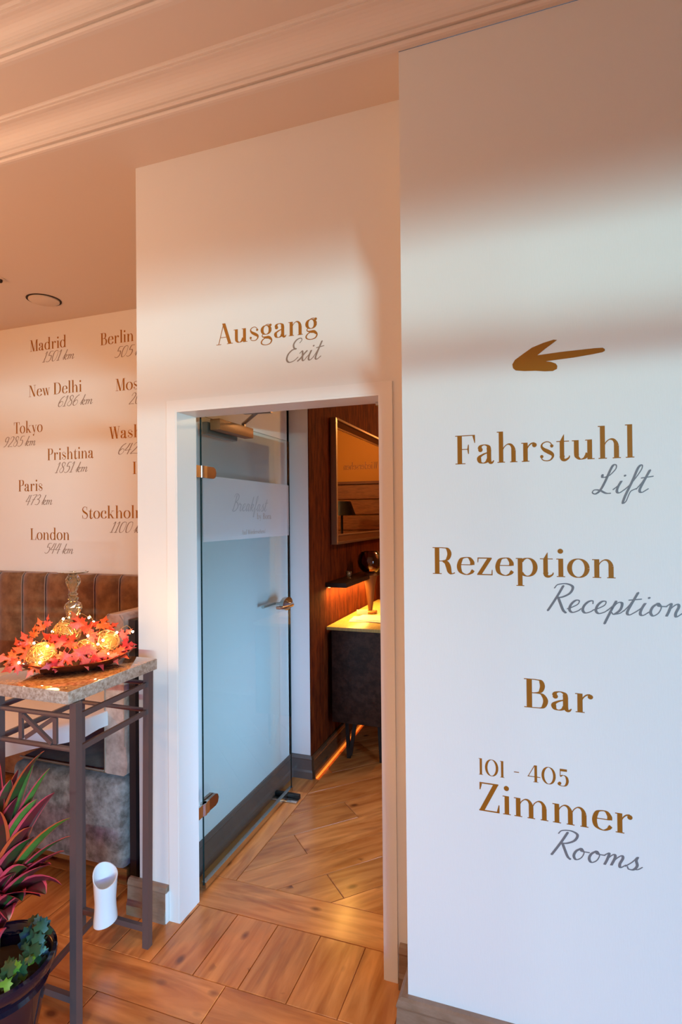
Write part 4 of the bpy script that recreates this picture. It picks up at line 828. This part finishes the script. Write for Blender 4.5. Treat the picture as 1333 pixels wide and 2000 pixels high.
CEN = [mat('leaf_dark_green', (.035, .085, .02), .35, spec=.6, mottle=((.10, .02, .02), 14, .45, .62)), mat('leaf_maroon', (.13, .012, .022), .33, spec=.6, mottle=((.06, .03, .015), 12, .45, .6)), mat('leaf_light_green', (.10, .23, .04), .4, mottle=((.05, .14, .02), 12, .4, .6)), mat('leaf_crimson_blade', (.28, .015, .035), .35, spec=.6, mottle=((.10, .02, .03), 12, .45, .6))]
def blade(p0, p1, p2, w_, ci, edge, twist=0.0):
    b = MB(); N_ = 12; p0, p1, p2 = Vector(p0), Vector(p1), Vector(p2); rws = []
    for i in range(N_+1):
        s_ = i/N_; p = p0*(1-s_)**2+p1*2*s_*(1-s_)+p2*s_*s_; d = ((p1-p0)*(1-s_)+(p2-p1)*s_).normalized()
        side = d.cross(Vector((0, 0, 1))); side = side.normalized() if side.length > .05 else Vector((.7, .7, 0)); nrm = side.cross(d).normalized()
        th = twist*s_+.35; sd = side*math.cos(th)+nrm*math.sin(th); nn = nrm*math.cos(th)-side*math.sin(th)
        ww = w_*(math.sin(PI*min(1, s_**.8*.97+.03))**.75+.06)*(.35+.65*min(1, s_*3))
        for f in (-1, -.72, 0, .72, 1): rws.append(p+sd*f*ww/2+nn*abs(f)*ww*.22)
    fs = [(i*5+k, i*5+k+1, (i+1)*5+k+1, (i+1)*5+k) for i in range(N_) for k in range(4)]
    b.add(rws, fs, 0, True); b.m = [1 if k % 4 in (0, 3) else 0 for k in range(len(fs))]
    return obj('leaf', b, [CEN[ci], edge], t, recalc=False)
S0 = Vector((PX+.003, PY+.005, 0))
spec = [  # tip (world), stem height, arch, width, centre, edge
    ((-1.304, 1.20, .925), .66, .10, .045, 0, EDGEO), ((-1.345, 1.20, .880), .62, .05, .040, 2, EDGE), ((-1.295, 1.21, .875), .60, .06, .038, 2, EDGE), ((-1.268, 1.20, .815), .57, .07, .050, 1, EDGE),
    ((-1.212, 1.20, .755), .55, .07, .034, 2, EDGEO), ((-1.212, 1.20, .705), .53, .07, .034, 0, EDGE), ((-1.235, 1.20, .66), .50, .07, .046, 1, EDGE), ((-1.245, 1.20, .565), .48, .12, .058, 1, EDGE),
    ((-1.30, 1.18, .535), .45, .10, .04, 1, EDGE), ((-1.40, 1.20, .86), .60, .05, .05, 1, EDGEO), ((-1.44, 1.17, .90), .62, .03, .05, 1, EDGE), ((-1.33, 1.18, .72), .52, .08, .055, 1, EDGEO),
    ((-1.32, 1.16, .62), .48, .10, .05, 0, EDGE), ((-1.42, 1.05, .72), .55, .08, .05, 1, EDGE), ((-1.36, 1.10, .80), .56, .06, .045, 1, EDGEO), ((-1.345, 1.12, .50), .46, .10, .05, 1, EDGE),
    ((-1.38, 1.07, .42), .44, .12, .05, 1, EDGE), ((-1.43, 1.00, .50), .46, .12, .05, 0, EDGE), ((-1.28, 1.19, .62), .50, .09, .04, 0, EDGE), ((-1.37, 1.22, .70), .55, .05, .05, 0, EDGEO),
    ((-1.334, 1.19, .685), .56, .05, .060, 0, EDGE), ((-1.262, 1.18, .63), .50, .06, .052, 0, EDGE), ((-1.37, 1.17, .80), .60, .05, .055, 1, EDGE), ((-1.31, 1.18, .80), .58, .06, .05, 2, EDGE), ((-1.355, 1.17, .60), .50, .07, .06, 1, EDGE),
    ((-1.41, 1.15, .74), .56, .05, .06, 1, EDGEO), ((-1.395, 1.17, .845), .62, .04, .055, 0, EDGE), ((-1.27, 1.17, .555), .48, .10, .075, 1, EDGE), ((-1.32, 1.14, .545), .46, .10, .06, 0, EDGE), ((-1.37, 1.12, .56), .47, .08, .06, 1, EDGEO), ((-1.43, 1.10, .66), .54, .05, .06, 1, EDGE), ((-1.40, 1.08, .60), .52, .06, .055, 3, EDGE),
    ((-1.50, .98, .62), .50, .1, .05, 1, EDGE), ((-1.66, 1.08, .72), .58, .08, .05, 1, EDGE), ((-1.62, 1.0, .60), .52, .1, .05, 0, EDGE), ((-1.52, 1.10, .95), .66, .03, .05, 1, EDGEO), ((-1.58, 1.14, .88), .62, .04, .05, 1, EDGE), ((-1.70, 1.16, .60), .5, .1, .05, 1, EDGE), ((-1.46, 1.14, .80), .6, .02, .045, 0, EDGE), ((-1.40, 1.15, .66), .52, .06, .05, 1, EDGE)]
for i, (tip, zs, arch, w_, ci, e) in enumerate(spec):
    tip = Vector(tip); base = Vector((S0.x, S0.y, zs-.06)); mid = base.lerp(tip, .52)+Vector((0, 0, arch)); blade(base, mid, tip, w_*(1.12 if i < 9 else 1.3), ci, e, random.uniform(-.5, .5))
IVY = [mat('ivy_teal', (.10, .26, .16), .4, mottle=((.22, .40, .28), 30, .4, .6)), mat('ivy_dark', (.02, .075, .03), .4), mat('ivy_bright', (.12, .30, .03), .4)]
ip = [(0, -.1), (.45, -.35), (.75, .05), (.5, .25), (.55, .6), (.2, .55), (0, 1.0), (-.2, .55), (-.55, .6), (-.5, .25), (-.75, .05), (-.45, -.35)]
ivm = []
for m_ in IVY:
    me = bpy.data.meshes.new('ivy_leaf'); vs = [(0, .2, .08)]+[(x, y, -.12*abs(x)) for x, y in ip]; me.from_pydata(vs, [], [(0, 1+i, 1+(i+1) % 12) for i in range(12)]); me.materials.append(m_); me.polygons.foreach_set('use_smooth', [True]*12); ivm.append(me)
for i in range(70):
    a = random.uniform(-2.6, 1.6); rr = .05+.085*math.sqrt(random.random()); z = .335+random.uniform(-.02, .05); k = random.choice([0, 1, 1, 1, 2])
    o = bpy.data.objects.new('ivy_leaf', ivm[k]); S.collection.objects.link(o); o.parent = t; o.location = (rr*math.cos(a), rr*math.sin(a), z)
    o.rotation_euler = (R_(random.uniform(20, 75)), R_(random.uniform(-25, 25)), R_(random.uniform(-20, 80))); o.scale = (random.uniform(.018, .032),)*3
for (lx, ly, lz, s_, k) in ((.120, .03, .375, .030, 1), (.128, .03, .405, .026, 1), (.132, .035, .435, .028, 1), (.10, .03, .36, .032, 1), (.11, .04, .37, .024, 1), (.04, -.11, .355, .034, 0), (-.02, -.13, .350, .032, 0), (.075, -.09, .352, .026, 0)):
    o = bpy.data.objects.new('ivy_leaf', ivm[k]); S.collection.objects.link(o); o.parent = t; o.location = (lx, ly, lz); o.rotation_euler = (R_(60), R_(10), R_(25)); o.scale = (s_,)*3
